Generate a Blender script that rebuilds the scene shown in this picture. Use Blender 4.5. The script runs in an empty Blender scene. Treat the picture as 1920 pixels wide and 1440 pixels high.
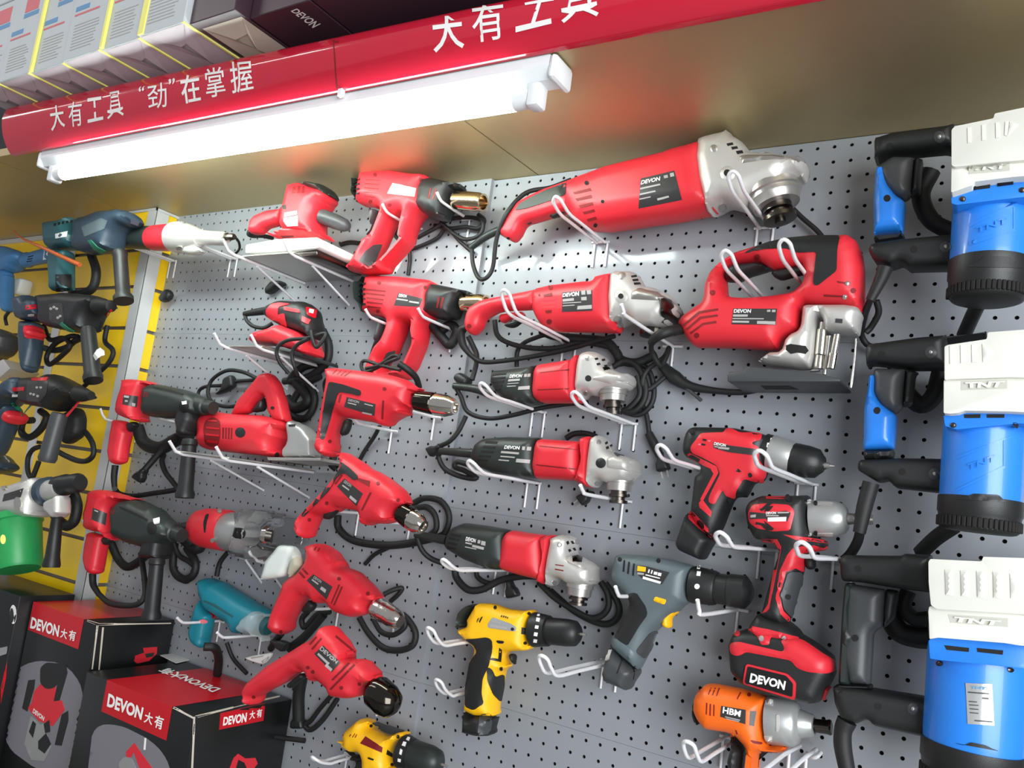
import bpy, bmesh, math, random
import numpy as np
from mathutils import Vector, Matrix, geometry
from mathutils.bvhtree import BVHTree

scene = bpy.context.scene
COL = scene.collection
random.seed(7)
RNG = np.random.default_rng(7)

# ---------------------------------------------------------------- camera
Z0 = 2.10                                   # height of the top row of peg holes above the floor
FOC = 1522.3288                             # focal length for a 1920 px wide frame
CX, CY = 921.379, 738.741                   # principal point
RC = np.array([[0.8350879421681995, 0.5334449816695497, 0.1344045400157889],
               [0.04397908909932048, 0.1788002248225903, -0.9829019886669195],
               [-0.5483556952993887, 0.8267205883095963, 0.12585348742787786]])
CAM = np.array([0.8879845, -1.2566224, Z0 - 0.6069824])
cd = bpy.data.cameras.new('camera')
cam = bpy.data.objects.new('camera', cd)
COL.objects.link(cam)
M = Matrix.Identity(4)
for i in range(3):
    M[i][0] = RC[0][i]
    M[i][1] = -RC[1][i]
    M[i][2] = -RC[2][i]
    M[i][3] = CAM[i]
cam.matrix_world = M
cd.sensor_width = 36.0
cd.lens = FOC / 1920 * 36.0
cd.shift_x = (960 - CX) / 1920
cd.shift_y = (CY - 720) / 1920
cd.clip_start = 0.01
scene.camera = cam

# ---------------------------------------------------------------- light
scene.view_settings.view_transform = 'Standard'
scene.view_settings.look = 'None'
scene.view_settings.gamma = 1.0
scene.view_settings.use_curve_mapping = False
scene.view_settings.exposure = 0.0
world = bpy.data.worlds.new('world')
scene.world = world
world.use_nodes = True
bg = world.node_tree.nodes['Background']
bg.inputs[0].default_value = (0.92, 0.94, 1.0, 1)
bg.inputs[1].default_value = 0.40

def area_light(name, loc, target, sx, sy, power, color):
    l = bpy.data.lights.new(name, 'AREA')
    l.shape = 'RECTANGLE'
    l.size, l.size_y = sx, sy
    l.energy = power
    l.color = color
    o = bpy.data.objects.new(name, l)
    COL.objects.link(o)
    o.location = loc
    o.rotation_euler = (Vector(target) - Vector(loc)).to_track_quat('-Z', 'Y').to_euler()
    return o

# daylight through the shop front, to the right behind the viewer; ceiling tubes of the shop
area_light('daylight_through_the_shop_front', (2.5, -2.1, 1.6), (0.6, 0, 1.4), 1.9, 1.9, 122, (0.93, 0.97, 1.0))
area_light('shop_ceiling_light', (-2.3, -1.45, 3.0), (-2.3, -1.40, 1.4), 2.3, 0.12, 16, (1.0, 0.98, 0.95))

# ---------------------------------------------------------------- pixel helpers
def ray(px, py):
    return RC.T @ np.array([(px - CX) / FOC, (py - CY) / FOC, 1.0])

def at(p, d):                                # point seen at pixel p, d metres in front of the wall
    r = ray(*p)
    return CAM + r * ((-d - CAM[1]) / r[1])

def at_x(p, x):
    r = ray(*p)
    return CAM + r * ((x - CAM[0]) / r[0])

def at_z(p, z):
    r = ray(*p)
    return CAM + r * ((z - CAM[2]) / r[2])

def proj(P):
    v = RC @ (np.asarray(P, float) - CAM)
    return np.array([CX + FOC * v[0] / v[2], CY + FOC * v[1] / v[2]])

def mpp(P):                                  # metres per pixel at P, square to the view
    return float((RC @ (np.asarray(P, float) - CAM))[2]) / FOC

def Q(x0, y0, s):                            # coordinates read off an enlarged crop of the photograph
    def q(t):
        if isinstance(t, str):
            return [(x0 + float(a.split(',')[0]) / s, y0 + float(a.split(',')[1]) / s) for a in t.split()]
        return [(x0 + a / s, y0 + b / s) for a, b in t]
    q.s = s
    return q

def circ(c, r, n=14, ry=None):
    ry = ry or r
    return [(c[0] + r * math.cos(2 * math.pi * k / n), c[1] + ry * math.sin(2 * math.pi * k / n)) for k in range(n)]

# ---------------------------------------------------------------- materials
def lin(c):
    return tuple((v / 12.92 if v <= 0.04045 else ((v + 0.055) / 1.055) ** 2.4) for v in c)

def mat(name, rgb, rough=0.45, metal=0.0, bump=0.0, bscale=900, vary=0.04, emit=None, estr=0, trans=0, alpha=1.0, spec=0.5, coat=0):
    m = bpy.data.materials.new(name)
    m.use_nodes = True
    nt = m.node_tree
    b = nt.nodes['Principled BSDF']
    c = lin([v / 255 for v in rgb])
    tc = nt.nodes.new('ShaderNodeTexCoord')
    nz = nt.nodes.new('ShaderNodeTexNoise')
    nz.inputs['Scale'].default_value = 35
    nz.inputs['Detail'].default_value = 3
    nt.links.new(tc.outputs['Object'], nz.inputs['Vector'])
    rp = nt.nodes.new('ShaderNodeValToRGB')
    rp.color_ramp.elements[0].color = tuple(v * (1 - vary) for v in c) + (1,)
    rp.color_ramp.elements[1].color = tuple(min(1, v * (1 + vary)) for v in c) + (1,)
    nt.links.new(nz.outputs['Fac'], rp.inputs['Fac'])
    nt.links.new(rp.outputs['Color'], b.inputs['Base Color'])
    b.inputs['Roughness'].default_value = rough
    b.inputs['Metallic'].default_value = metal
    b.inputs['Specular IOR Level'].default_value = spec
    if coat:
        b.inputs['Coat Weight'].default_value = coat
        b.inputs['Coat Roughness'].default_value = 0.08
    if bump:
        n2 = nt.nodes.new('ShaderNodeTexNoise')
        n2.inputs['Scale'].default_value = bscale
        nt.links.new(tc.outputs['Object'], n2.inputs['Vector'])
        bp = nt.nodes.new('ShaderNodeBump')
        bp.inputs['Strength'].default_value = bump
        bp.inputs['Distance'].default_value = 0.0006
        nt.links.new(n2.outputs['Fac'], bp.inputs['Height'])
        nt.links.new(bp.outputs['Normal'], b.inputs['Normal'])
    if emit:
        b.inputs['Emission Color'].default_value = lin([v / 255 for v in emit]) + (1,)
        b.inputs['Emission Strength'].default_value = estr
    if trans:
        b.inputs['Transmission Weight'].default_value = trans
        b.inputs['IOR'].default_value = 1.15
    b.inputs['Alpha'].default_value = alpha
    return m

MT = dict(
    red=mat('red_plastic', (210, 40, 52), 0.42, bump=0.15),
    darkred=mat('dark_red_recess', (120, 8, 14), 0.6),
    black=mat('black_plastic', (27, 29, 29), 0.45, bump=0.2),
    rubber=mat('black_rubber', (19, 20, 20), 0.6, bump=0.3),
    greenblack=mat('green_black_plastic', (36, 44, 41), 0.42, bump=0.15),
    grey=mat('slate_grey_plastic', (90, 102, 106), 0.4, bump=0.15),
    dgrey=mat('dark_grey_plastic', (62, 64, 66), 0.42, bump=0.15),
    silver=mat('cast_aluminium', (206, 203, 198), 0.42, 0.5, bump=0.12, bscale=500),
    silverpaint=mat('silver_paint', (176, 178, 176), 0.35, 0.55),
    steel=mat('brushed_steel', (186, 183, 178), 0.34, 0.8),
    darksteel=mat('dark_steel', (92, 86, 80), 0.3, 1.0),
    chrome=mat('chrome', (214, 208, 198), 0.10, 1.0),
    blackchrome=mat('black_chrome', (70, 66, 60), 0.12, 1.0),
    foil=mat('crumpled_foil', (214, 208, 200), 0.16, 1.0, bump=1.0, bscale=140),
    bronze=mat('warm_chrome', (212, 190, 160), 0.14, 1.0),
    wire=mat('galvanised_wire', (232, 232, 234), 0.38, 0.1),
    label=mat('dark_label', (50, 48, 48), 0.35),
    silverlabel=mat('silver_label', (188, 190, 190), 0.25, 0.5),
    white=mat('white_print', (240, 238, 234), 0.5),
    dimwhite=mat('grey_print', (168, 164, 160), 0.5),
    hole=mat('dark_recess', (14, 12, 12), 0.8),
    yellow=mat('yellow_plastic', (252, 190, 16), 0.42, bump=0.1),
    orange=mat('orange_plastic', (240, 104, 18), 0.42, bump=0.12),
    teal=mat('teal_plastic', (24, 130, 148), 0.42, bump=0.12),
    tealdark=mat('dark_teal_plastic', (44, 92, 98), 0.4, bump=0.12),
    bluegrey=mat('dark_blue_grey_plastic', (46, 62, 76), 0.4, bump=0.12),
    skyblue=mat('blue_plastic', (70, 122, 170), 0.4, bump=0.1),
    blue=mat('blue_metal_paint', (36, 126, 224), 0.34, bump=0.12, coat=0.3),
    green=mat('green_plastic', (44, 156, 84), 0.38, bump=0.25),
    greentrim=mat('green_trim', (40, 140, 106), 0.45),
    cover=mat('pale_grey_cover', (216, 216, 206), 0.42, bump=0.1),
    coverdark=mat('pale_grey_recess', (186, 186, 174), 0.5),
    peg=mat('grey_blue_board_paint', (144, 148, 153), 0.40, vary=0.02, coat=0.3),
    pegback=mat('board_backing', (16, 16, 18), 0.9),
    slat=mat('yellow_slatwall', (255, 208, 18), 0.30, vary=0.02, coat=0.3),
    groove=mat('slot_insert', (112, 104, 94), 0.5),
    alu=mat('aluminium_angle', (214, 216, 214), 0.4, 0.3),
    soffit=mat('satin_bronze_panel', (184, 168, 130), 0.5, 0.85, vary=0.03),
    seam=mat('panel_joint', (70, 64, 48), 0.7),
    sign=mat('crimson_sign_sheet', (196, 30, 54), 0.12, coat=0.4, vary=0.02),
    carton=mat('white_carton', (196, 202, 204), 0.6),
    flap=mat('grey_carton_flap', (190, 178, 184), 0.7),
    cream=mat('cream_carton_flap', (206, 196, 180), 0.7),
    edge=mat('yellow_carton_edge', (250, 244, 130), 0.6),
    blackcard=mat('black_carton', (18, 20, 20), 0.35, vary=0.02),
    plumcard=mat('plum_carton', (62, 42, 52), 0.4),
    redcard=mat('red_print', (190, 16, 30), 0.32),
    greyprint=mat('grey_print_panel', (120, 118, 124), 0.4),
    blueprint=mat('blue_print', (96, 148, 190), 0.6),
    pinkprint=mat('pink_print', (214, 110, 116), 0.6),
    housing=mat('white_lamp_housing', (232, 236, 238), 0.4),
    tube=mat('fluorescent_tube', (255, 255, 255), 0.4, emit=(240, 255, 250), estr=52),
    floor=mat('grey_floor_tile', (150, 148, 144), 0.4),
    darkwall=mat('dark_wall', (60, 60, 62), 0.8),
    bag=mat('thin_clear_film', (225, 235, 232), 0.12, trans=0.0, alpha=0.38, vary=0.01, bump=1.0, bscale=160),
    clear=mat('clear_acrylic', (250, 250, 250), 0.03, trans=1.0, vary=0.01),
    paper=mat('white_card', (228, 230, 224), 0.6),
    silk=mat('woven_bag', (170, 172, 150), 0.6, bump=0.6, bscale=300),
    rust=mat('orange_cable_tie', (190, 92, 40), 0.4),
)

# ---------------------------------------------------------------- mesh helpers
def new_obj(name, verts, faces, material, parent=None, loc=(0, 0, 0), smooth=35, mats=None, fm=None):
    me = bpy.data.meshes.new(name)
    L = np.array(loc, float)
    me.from_pydata([tuple(np.asarray(v, float) - L) for v in verts], [], [tuple(int(i) for i in f) for f in faces])
    for m in (mats or [material]):
        me.materials.append(MT[m] if isinstance(m, str) else m)
    if fm is not None:
        me.polygons.foreach_set('material_index', fm)
    me.update()
    if smooth:
        me.polygons.foreach_set('use_smooth', [True] * len(me.polygons))
        try:
            me.set_sharp_from_angle(angle=math.radians(smooth))
        except Exception:
            pass
    o = bpy.data.objects.new(name, me)
    COL.objects.link(o)
    if parent is not None:
        o.parent = parent
    else:
        o.location = loc
    return o

def tag(o, label=None, cat=None, group=None, kind=None):
    if label: o['label'] = label
    if cat: o['category'] = cat
    if group: o['group'] = group
    if kind: o['kind'] = kind
    return o

class MB:                                    # collects boxes and other shapes for one mesh
    def __init__(s): s.v, s.f = [], []
    def add(s, v, f):
        b = len(s.v); s.v += [tuple(p) for p in v]; s.f += [tuple(i + b for i in q) for q in f]; return s
    def box(s, lo, hi):
        x0, y0, z0 = lo; x1, y1, z1 = hi
        return s.add([(x0,y0,z0),(x1,y0,z0),(x1,y1,z0),(x0,y1,z0),(x0,y0,z1),(x1,y0,z1),(x1,y1,z1),(x0,y1,z1)],
                     [(3,2,1,0),(4,5,6,7),(0,1,5,4),(1,2,6,5),(2,3,7,6),(3,0,4,7)])
    def build(s, name, m, parent=None, loc=(0,0,0), smooth=0): return new_obj(name, s.v, s.f, m, parent, loc, smooth)

def bevel_box(lo, hi, b, seg=2):
    bm = bmesh.new()
    bmesh.ops.create_cube(bm, size=1)
    for v in bm.verts:
        v.co = Vector([lo[i] + (v.co[i] + .5) * (hi[i] - lo[i]) for i in range(3)])
    if b > 0:
        bmesh.ops.bevel(bm, geom=bm.edges[:], offset=b, segments=seg, affect='EDGES', profile=0.5)
    bm.verts.index_update()
    V = [tuple(v.co) for v in bm.verts]; F = [[v.index for v in f.verts] for f in bm.faces]
    bm.free()
    return V, F

def spline(P, n=6, closed=False):
    P = np.array(P, float)
    if len(P) < 3: 
        return np.array([P[0] + (P[-1] - P[0]) * k / 2 for k in range(3)])
    if closed: E = np.vstack([P[-1], P, P[0], P[1]])
    else: E = np.vstack([2 * P[0] - P[1], P, 2 * P[-1] - P[-2]])
    out = []
    for i in range(1, len(E) - 2):
        a, b, c, d = E[i-1], E[i], E[i+1], E[i+2]
        for k in range(n):
            t = k / n
            out.append(.5 * ((2*b) + (c - a) * t + (2*a - 5*b + 4*c - d) * t*t + (-a + 3*b - 3*c + d) * t**3))
    if not closed: out.append(E[-2])
    return np.array(out)

def tube_mesh(P, r, sides=8, smooth=True, n=6, closed=False):
    P = spline(P, n, closed) if smooth else np.array(P, float)
    m = len(P)
    r = np.full(m, r) if np.isscalar(r) else np.interp(np.linspace(0, 1, m), np.linspace(0, 1, len(r)), r)
    T = np.roll(P, -1, 0) - np.roll(P, 1, 0) if closed else np.gradient(P, axis=0)
    T /= np.linalg.norm(T, axis=1)[:, None] + 1e-12
    u = np.cross(T[0], [0.3, 0.2, 0.9]); u /= np.linalg.norm(u)
    V, F = [], []
    for i in range(m):
        u = u - T[i] * (u @ T[i]); u /= np.linalg.norm(u) + 1e-12
        w = np.cross(T[i], u)
        for k in range(sides):
            a = 2 * math.pi * k / sides
            V.append(P[i] + r[i] * (math.cos(a) * u + math.sin(a) * w))
    for i in range(m if closed else m - 1):
        j = (i + 1) % m
        for k in range(sides):
            l = (k + 1) % sides
            F.append((i*sides+k, i*sides+l, j*sides+l, j*sides+k))
    if not closed:
        F.append(tuple(range(sides))[::-1]); F.append(tuple((m-1)*sides + k for k in range(sides)))
    return V, F

def lathe_mesh(p0, p1, prof, seg=28, flat=None):
    p0, p1 = np.array(p0, float), np.array(p1, float)
    ax = p1 - p0; L = np.linalg.norm(ax); ax = ax / L
    u = np.cross(ax, [0, 1, 0.001]); u /= np.linalg.norm(u); w = np.cross(ax, u)
    V, F = [], []
    for s, r in prof:
        for k in range(seg):
            a = 2 * math.pi * k / seg
            rr = r
            if flat: rr = r * (1 + flat[1] * math.cos(a * flat[0]))
            V.append(p0 + ax * (s * L) + rr * (math.cos(a) * u + math.sin(a) * w))
    n = len(prof)
    for i in range(n - 1):
        for k in range(seg):
            l = (k + 1) % seg
            F.append((i*seg+k, i*seg+l, (i+1)*seg+l, (i+1)*seg+k))
    F.append(tuple(range(seg))[::-1]); F.append(tuple((n-1)*seg + k for k in range(seg)))
    return V, F

# ---- polygons
def chaikin(P, c=4.0):
    """round the corners of an outline, cutting at most c off each edge end"""
    P = np.array(P, float)
    for q in (c, c * .42):
        if c <= 0: break
        N = np.roll(P, -1, 0)
        L = np.linalg.norm(N - P, axis=1) + 1e-9
        w = np.minimum(.27, q / L)[:, None]
        P = np.stack([P * (1 - w) + N * w, P * w + N * (1 - w)], 1).reshape(-1, 2)
    return P

def densify(P, sp):
    P = np.array(P, float); out = []
    for a, b in zip(P, np.roll(P, -1, 0)):
        n = max(1, int(math.ceil(np.linalg.norm(b - a) / sp)))
        out += [a + (b - a) * k / n for k in range(n)]
    return np.array(out)

def area2(P):
    x, y = P[:, 0], P[:, 1]
    return float(np.sum(x * np.roll(y, -1) - np.roll(x, -1) * y)) / 2

def inside(pts, loops):
    pts = np.asarray(pts, float); r = np.zeros(len(pts), bool)
    for P in loops:
        for a, b in zip(P, np.roll(P, -1, 0)):
            if a[1] == b[1]: continue
            c = ((a[1] > pts[:, 1]) != (b[1] > pts[:, 1])) & (pts[:, 0] < (b[0] - a[0]) * (pts[:, 1] - a[1]) / (b[1] - a[1]) + a[0])
            r ^= c
    return r

def dist(pts, loops):
    pts = np.asarray(pts, float); best = np.full(len(pts), 1e9)
    for P in loops:
        A = np.asarray(P); B = np.roll(A, -1, 0); D = B - A; L = (D ** 2).sum(1) + 1e-18
        for i0 in range(0, len(pts), 4000):
            q = pts[i0:i0 + 4000]
            t = np.clip(((q[:, None, :] - A[None]) * D[None]).sum(2) / L[None], 0, 1)
            e = q[:, None, :] - (A[None] + t[..., None] * D[None])
            best[i0:i0 + 4000] = np.minimum(best[i0:i0 + 4000], np.sqrt((e ** 2).sum(2)).min(1))
    return best

def fill(loops, sp, rings=()):
    """triangulate the area inside loops with interior points; returns points, triangles, boundary count"""
    B = [densify(P, sp) for P in loops]
    allb = np.vstack(B); nb = len(allb)
    lo, hi = allb.min(0), allb.max(0)
    xs = np.arange(lo[0], hi[0] + sp, sp); ys = np.arange(lo[1], hi[1] + sp, sp * .866)
    G = np.array([(x + (sp / 2 if j % 2 else 0), y) for j, y in enumerate(ys) for x in xs])
    G = G[inside(G, B)] if len(G) else G.reshape(0, 2)
    inn = [allb]
    dmax = (max(rings) if rings else 0)
    for P in B:
        T = np.roll(P, -1, 0) - np.roll(P, 1, 0); T /= np.linalg.norm(T, axis=1)[:, None] + 1e-12
        N = np.stack([-T[:, 1], T[:, 0]], 1)
        for q in rings:
            for sgn in (1, -1):
                C = P + N * q * sgn
                C = C[inside(C, B)]
                if len(C): inn.append(C[dist(C, B) > q * .93])
    if len(G):
        dg = dist(G, B)
        inn.append(G[dg > max(sp * .55, dmax + sp * .35)])
    pts = np.vstack(inn)
    # drop near duplicates
    keep = np.ones(len(pts), bool)
    grid = {}
    cs = sp * .34
    for i, p in enumerate(pts):
        k = (int(p[0] // cs), int(p[1] // cs))
        if i >= nb:
            hit = False
            for a in (-1, 0, 1):
                for b in (-1, 0, 1):
                    for j in grid.get((k[0] + a, k[1] + b), ()):
                        if abs(pts[j][0] - p[0]) + abs(pts[j][1] - p[1]) < cs: hit = True
            if hit: keep[i] = False; continue
        grid.setdefault(k, []).append(i)
    pts = pts[keep]
    edges = []; o = 0
    for P in B:
        n = len(P); edges += [(o + i, o + (i + 1) % n) for i in range(n)]; o += n
    sc = 1.0 / max(hi - lo)
    V2, _, F, ov, _, _ = geometry.delaunay_2d_cdt([Vector((p[0] - lo[0], p[1] - lo[1])) * sc for p in pts], edges, [], 0, 1e-7)
    P2 = np.array([(v[0], v[1]) for v in V2]) / sc + lo
    F = np.array([f for f in F if len(f) == 3])
    cen = P2[F].mean(1)
    F = F[inside(cen, B)]
    A, Bq, Cq = P2[F[:, 0]], P2[F[:, 1]], P2[F[:, 2]]
    s = (Bq[:, 0]-A[:, 0])*(Cq[:, 1]-A[:, 1])-(Cq[:, 0]-A[:, 0])*(Bq[:, 1]-A[:, 1])
    F[s < 0] = F[s < 0][:, ::-1]
    F = F[np.abs(s) > 1e-14]
    ec = {}
    for f in F:
        for a, b in ((f[0], f[1]), (f[1], f[2]), (f[2], f[0])): ec[(a, b)] = 1
    bed = [(a, b) for (a, b) in ec if (b, a) not in ec]
    return P2, F, bed, B

def ell(d, r):
    k = np.clip(d / r, 0, 1)
    return np.sqrt(np.clip(1 - (1 - k) ** 2, 0, 1))

_fonts = {}
def text_mesh(s, bold=0.0):
    key = (s, bold)
    if key not in _fonts:
        c = bpy.data.curves.new('lettering', 'FONT'); c.body = s; c.resolution_u = 3; c.offset = bold
        o = bpy.data.objects.new('lettering', c); COL.objects.link(o)
        dg = bpy.context.evaluated_depsgraph_get(); dg.update()
        me = o.evaluated_get(dg).to_mesh()
        V = np.array([v.co[:2] for v in me.vertices]); F = [tuple(p.vertices) for p in me.polygons]
        o.evaluated_get(dg).to_mesh_clear()
        bpy.data.objects.remove(o); bpy.data.curves.remove(c)
        lo, hi = V.min(0), V.max(0)
        _fonts[key] = ((V - lo) / (hi - lo), F)
    return _fonts[key]

TOOLS = []
class Tool:
    """one thing: parts are collected, then linked under an Empty standing at the base of the thing"""
    def __init__(s, name, label, cat, d, group=None):
        s.name, s.label, s.cat, s.d, s.group = name, label, cat, d, group
        s.parts = []; s.bv, s.bf = [], []; s._bvh = None
    def raw(s, name, V, F, m, smooth=35, sub=None, solid=True, label=None):
        s.parts.append([name, np.asarray(V, float), F, m, smooth, sub, label])
        if solid:
            b = len(s.bv); s.bv += [tuple(v) for v in V]; s.bf += [tuple(int(i) + b for i in f) for f in F]; s._bvh = None
        return len(s.parts) - 1
    def bvh(s):
        if s._bvh is None: s._bvh = BVHTree.FromPolygons([Vector(v) for v in s.bv], s.bf)
        return s._bvh
    def body(s, name, m, poly, t, r, e=0.0, holes=(), d=None, sm=4.0, sp=0.005, fit=True, sub=None, solid=True, label=None, y0=None, tap=None):
        d = s.d if d is None else d
        if e < .35: e = e * .6 + .20; r = r * .78
        loops = [np.array([at(p, d)[[0, 2]] for p in chaikin(P, sm)]) for P in [poly] + list(holes)]
        if area2(loops[0]) < 0: loops[0] = loops[0][::-1]
        if fit:                              # the outline was read off the silhouette: take off what the thickness adds to it
            P = densify(loops[0], sp * 1.5)
            T = np.roll(P, -2, 0) - np.roll(P, 2, 0); T /= np.linalg.norm(T, axis=1)[:, None] + 1e-12
            N = np.stack([T[:, 1], -T[:, 0]], 1)
            c = P.mean(0); V = np.array([c[0], -d, c[1]]) - CAM
            tau = np.abs(N @ np.array([V[0] / V[1], V[2] / V[1]]))
            dl = e * t * tau + np.sqrt(r * r + ((1 - e) * t * tau) ** 2) - r
            far = dist(P - N * 1e-6, [np.roll(P, 0, 0)])
            dl = np.minimum(dl * .8, r * .7)
            Pn = P - N * dl[:, None]
            ok = inside(Pn, [P]) & (dist(Pn, [P]) > dl * .6)
            for _ in range(6):
                bad = ~ok
                if not bad.any(): break
                dl[bad] *= .5; Pn = P - N * dl[:, None]
                ok = inside(Pn, [P]) & (dist(Pn, [P]) > dl * .6)
            loops[0] = Pn
        rings = [r * k for k in (.035, .13, .3, .55, .85)]
        rings = [q for q in rings if q > .0004]
        P2, F, bed, B = fill(loops, sp, rings)
        H = t * (e + (1 - e) * ell(dist(P2, B), r))
        if tap is not None: H = H * tap(P2)
        n = len(P2)
        bset = sorted({a for q in bed for a in q})
        V = [(p[0], -d - h, p[1]) for p, h in zip(P2, H)]
        Fc = [tuple(f) for f in F]
        yb = [(p[0], (-d + h) if y0 is None else -y0, p[1]) for p, h in zip(P2, H)]
        if e <= 0 and y0 is None:
            mp = {}
            for i in range(n):
                if i in set(bset): pass
            bs = set(bset); k = n
            for i in range(n):
                if i in bs: mp[i] = i; V[i] = (P2[i][0], -d, P2[i][1])
                else: mp[i] = k; V.append(yb[i]); k += 1
            Fc += [(mp[f[0]], mp[f[2]], mp[f[1]]) for f in F]
        else:
            V += yb
            Fc += [(f[0] + n, f[2] + n, f[1] + n) for f in F]
            Fc += [(b, a, a + n, b + n) for a, b in bed]
        return s.raw(name, V, Fc, m, 40, sub, solid, label)
    def prism(s, name, m, poly, d0, d1, bev=.002, sm=0, sub=None, solid=True, label=None):
        P = np.array([at(p, d0)[[0, 2]] for p in chaikin(poly, sm)])
        if area2(P) < 0: P = P[::-1]
        bm = bmesh.new()
        vs = [bm.verts.new((q[0], -d0, q[1])) for q in P]
        f = bm.faces.new(vs)
        ex = bmesh.ops.extrude_face_region(bm, geom=[f])
        for v in ex['geom']:
            if isinstance(v, bmesh.types.BMVert): v.co.y = -d1
        bmesh.ops.recalc_face_normals(bm, faces=bm.faces[:])
        if bev: bmesh.ops.bevel(bm, geom=bm.edges[:], offset=bev, segments=2, affect='EDGES', profile=.5, clamp_overlap=True)
        bm.verts.index_update()
        V = [tuple(v.co) for v in bm.verts]; F = [[v.index for v in q.verts] for q in bm.faces]
        bm.free()
        return s.raw(name, V, F, m, 40, sub, solid, label)
    def hit(s, p, d=None):
        r = Vector(ray(*p)); r.normalize()
        h = s.bvh().ray_cast(Vector(CAM), r)
        if h[0] is None:
            q = Vector(at(p, s.d if d is None else d))
            h = s.bvh().find_nearest(q)
        n = h[1]
        if n.dot(r) > 0: n = -n
        return np.array(h[0]), np.array(n)
    def patches(s, name, m, polys, lift=0.0008, sm=0, sp=6.0, depth=0.002, bev=None, sub=None, solid=False, label=None):
        if len(polys) > 1 and name not in ('label_print', 'print_line', 'panel_symbol', 'film_highlight', 'grille_bar', 'worn_edge'):
            one = {'vent_slots': 'vent_slot', 'ring_numbers': 'ring_number'}.get(name, name)
            return [s.patches(one, m, [q], lift, sm, sp, depth, bev, sub, solid, label) for q in polys][-1]
        V, F = [], []
        for poly in polys:
            P = chaikin(poly, sm) if sm else np.array(poly, float)
            if area2(P) > 0: P = P[::-1]
            ext = max(np.ptp(P[:, 0]), np.ptp(P[:, 1]))
            P2, T, bed, B = fill([P], max(1.6, min(sp, ext / 2.2)))
            hs = [s.hit(p) for p in P2]
            b = len(V); n = len(P2)
            k = np.ones(n)
            if bev: k = ell(dist(P2, B), bev) * .7 + .3
            V += [h + nn * lift * kk for (h, nn), kk in zip(hs, k)]
            V += [h - nn * depth for h, nn in hs]
            F += [(f[0] + b, f[2] + b, f[1] + b) for f in T]
            F += [(a + b, q + b, q + b + n, a + b + n) for a, q in bed]
        # drop the unused inner points
        used = sorted({i for f in F for i in f}); mp = {o: i for i, o in enumerate(used)}
        V = [V[i] for i in used]; F = [tuple(mp[i] for i in f) for f in F]
        return s.raw(name, V, F, m, 40, sub, solid, label)
    def patch(s, name, m, poly, **k): return s.patches(name, m, [poly], **k)
    def text(s, txt, m, quad, lift=0.0012, bold=0.02, name='lettering', sub=None, slant=0.0):
        V2, F = text_mesh(txt, bold)
        tl, tr, br, bl = [np.array(q, float) for q in quad]
        V = []
        for u, v in V2:
            u2 = u + slant * (v - .5)
            p = (bl * (1 - u2) + br * u2) * (1 - v) + (tl * (1 - u2) + tr * u2) * v
            h, n = s.hit(p); V.append(h + n * lift)
        return s.raw(name, V, F, m, 0, sub, False)
    def lathe(s, name, m, p0, p1, prof, d=None, d1=None, seg=28, flat=None, sub=None, solid=True, label=None):
        d = s.d if d is None else d; d1 = d if d1 is None else d1
        a, b = at(p0, d), at(p1, d1)
        k = mpp((a + b) / 2)
        V, F = lathe_mesh(a, b, [(q, rr * k) for q, rr in prof], seg, flat)
        return s.raw(name, V, F, m, 40, sub, solid, label)
    def tube(s, name, m, pts, r, d=0.03, sides=8, n=6, smooth=True, sub=None, solid=False, closed=False):
        P = [at(p[:2], p[2] if len(p) > 2 else d) for p in pts]
        V, F = tube_mesh(P, r, sides, smooth, n, closed)
        return s.raw(name, V, F, m, 60, sub, solid)
    def finish(s):
        A = np.vstack([p[1] for p in s.parts])
        base = (float((A[:, 0].min() + A[:, 0].max()) / 2), float((A[:, 1].min() + A[:, 1].max()) / 2), float(A[:, 2].min()))
        root = bpy.data.objects.new(s.name, None)
        root.empty_display_size = 0.03
        COL.objects.link(root); root.location = base
        tag(root, s.label, s.cat, s.group)
        objs = []
        for name, V, F, m, sm, sub, lb in s.parts:
            o = new_obj(name, V - np.array(base), F, m, root, (0, 0, 0), sm)
            if lb: o['label'] = lb
            objs.append(o)
        for o, p in zip(objs, s.parts):
            if p[5] is not None: o.parent = objs[p[5]]
        s.root = root
        TOOLS.append(s)
        return root
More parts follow.
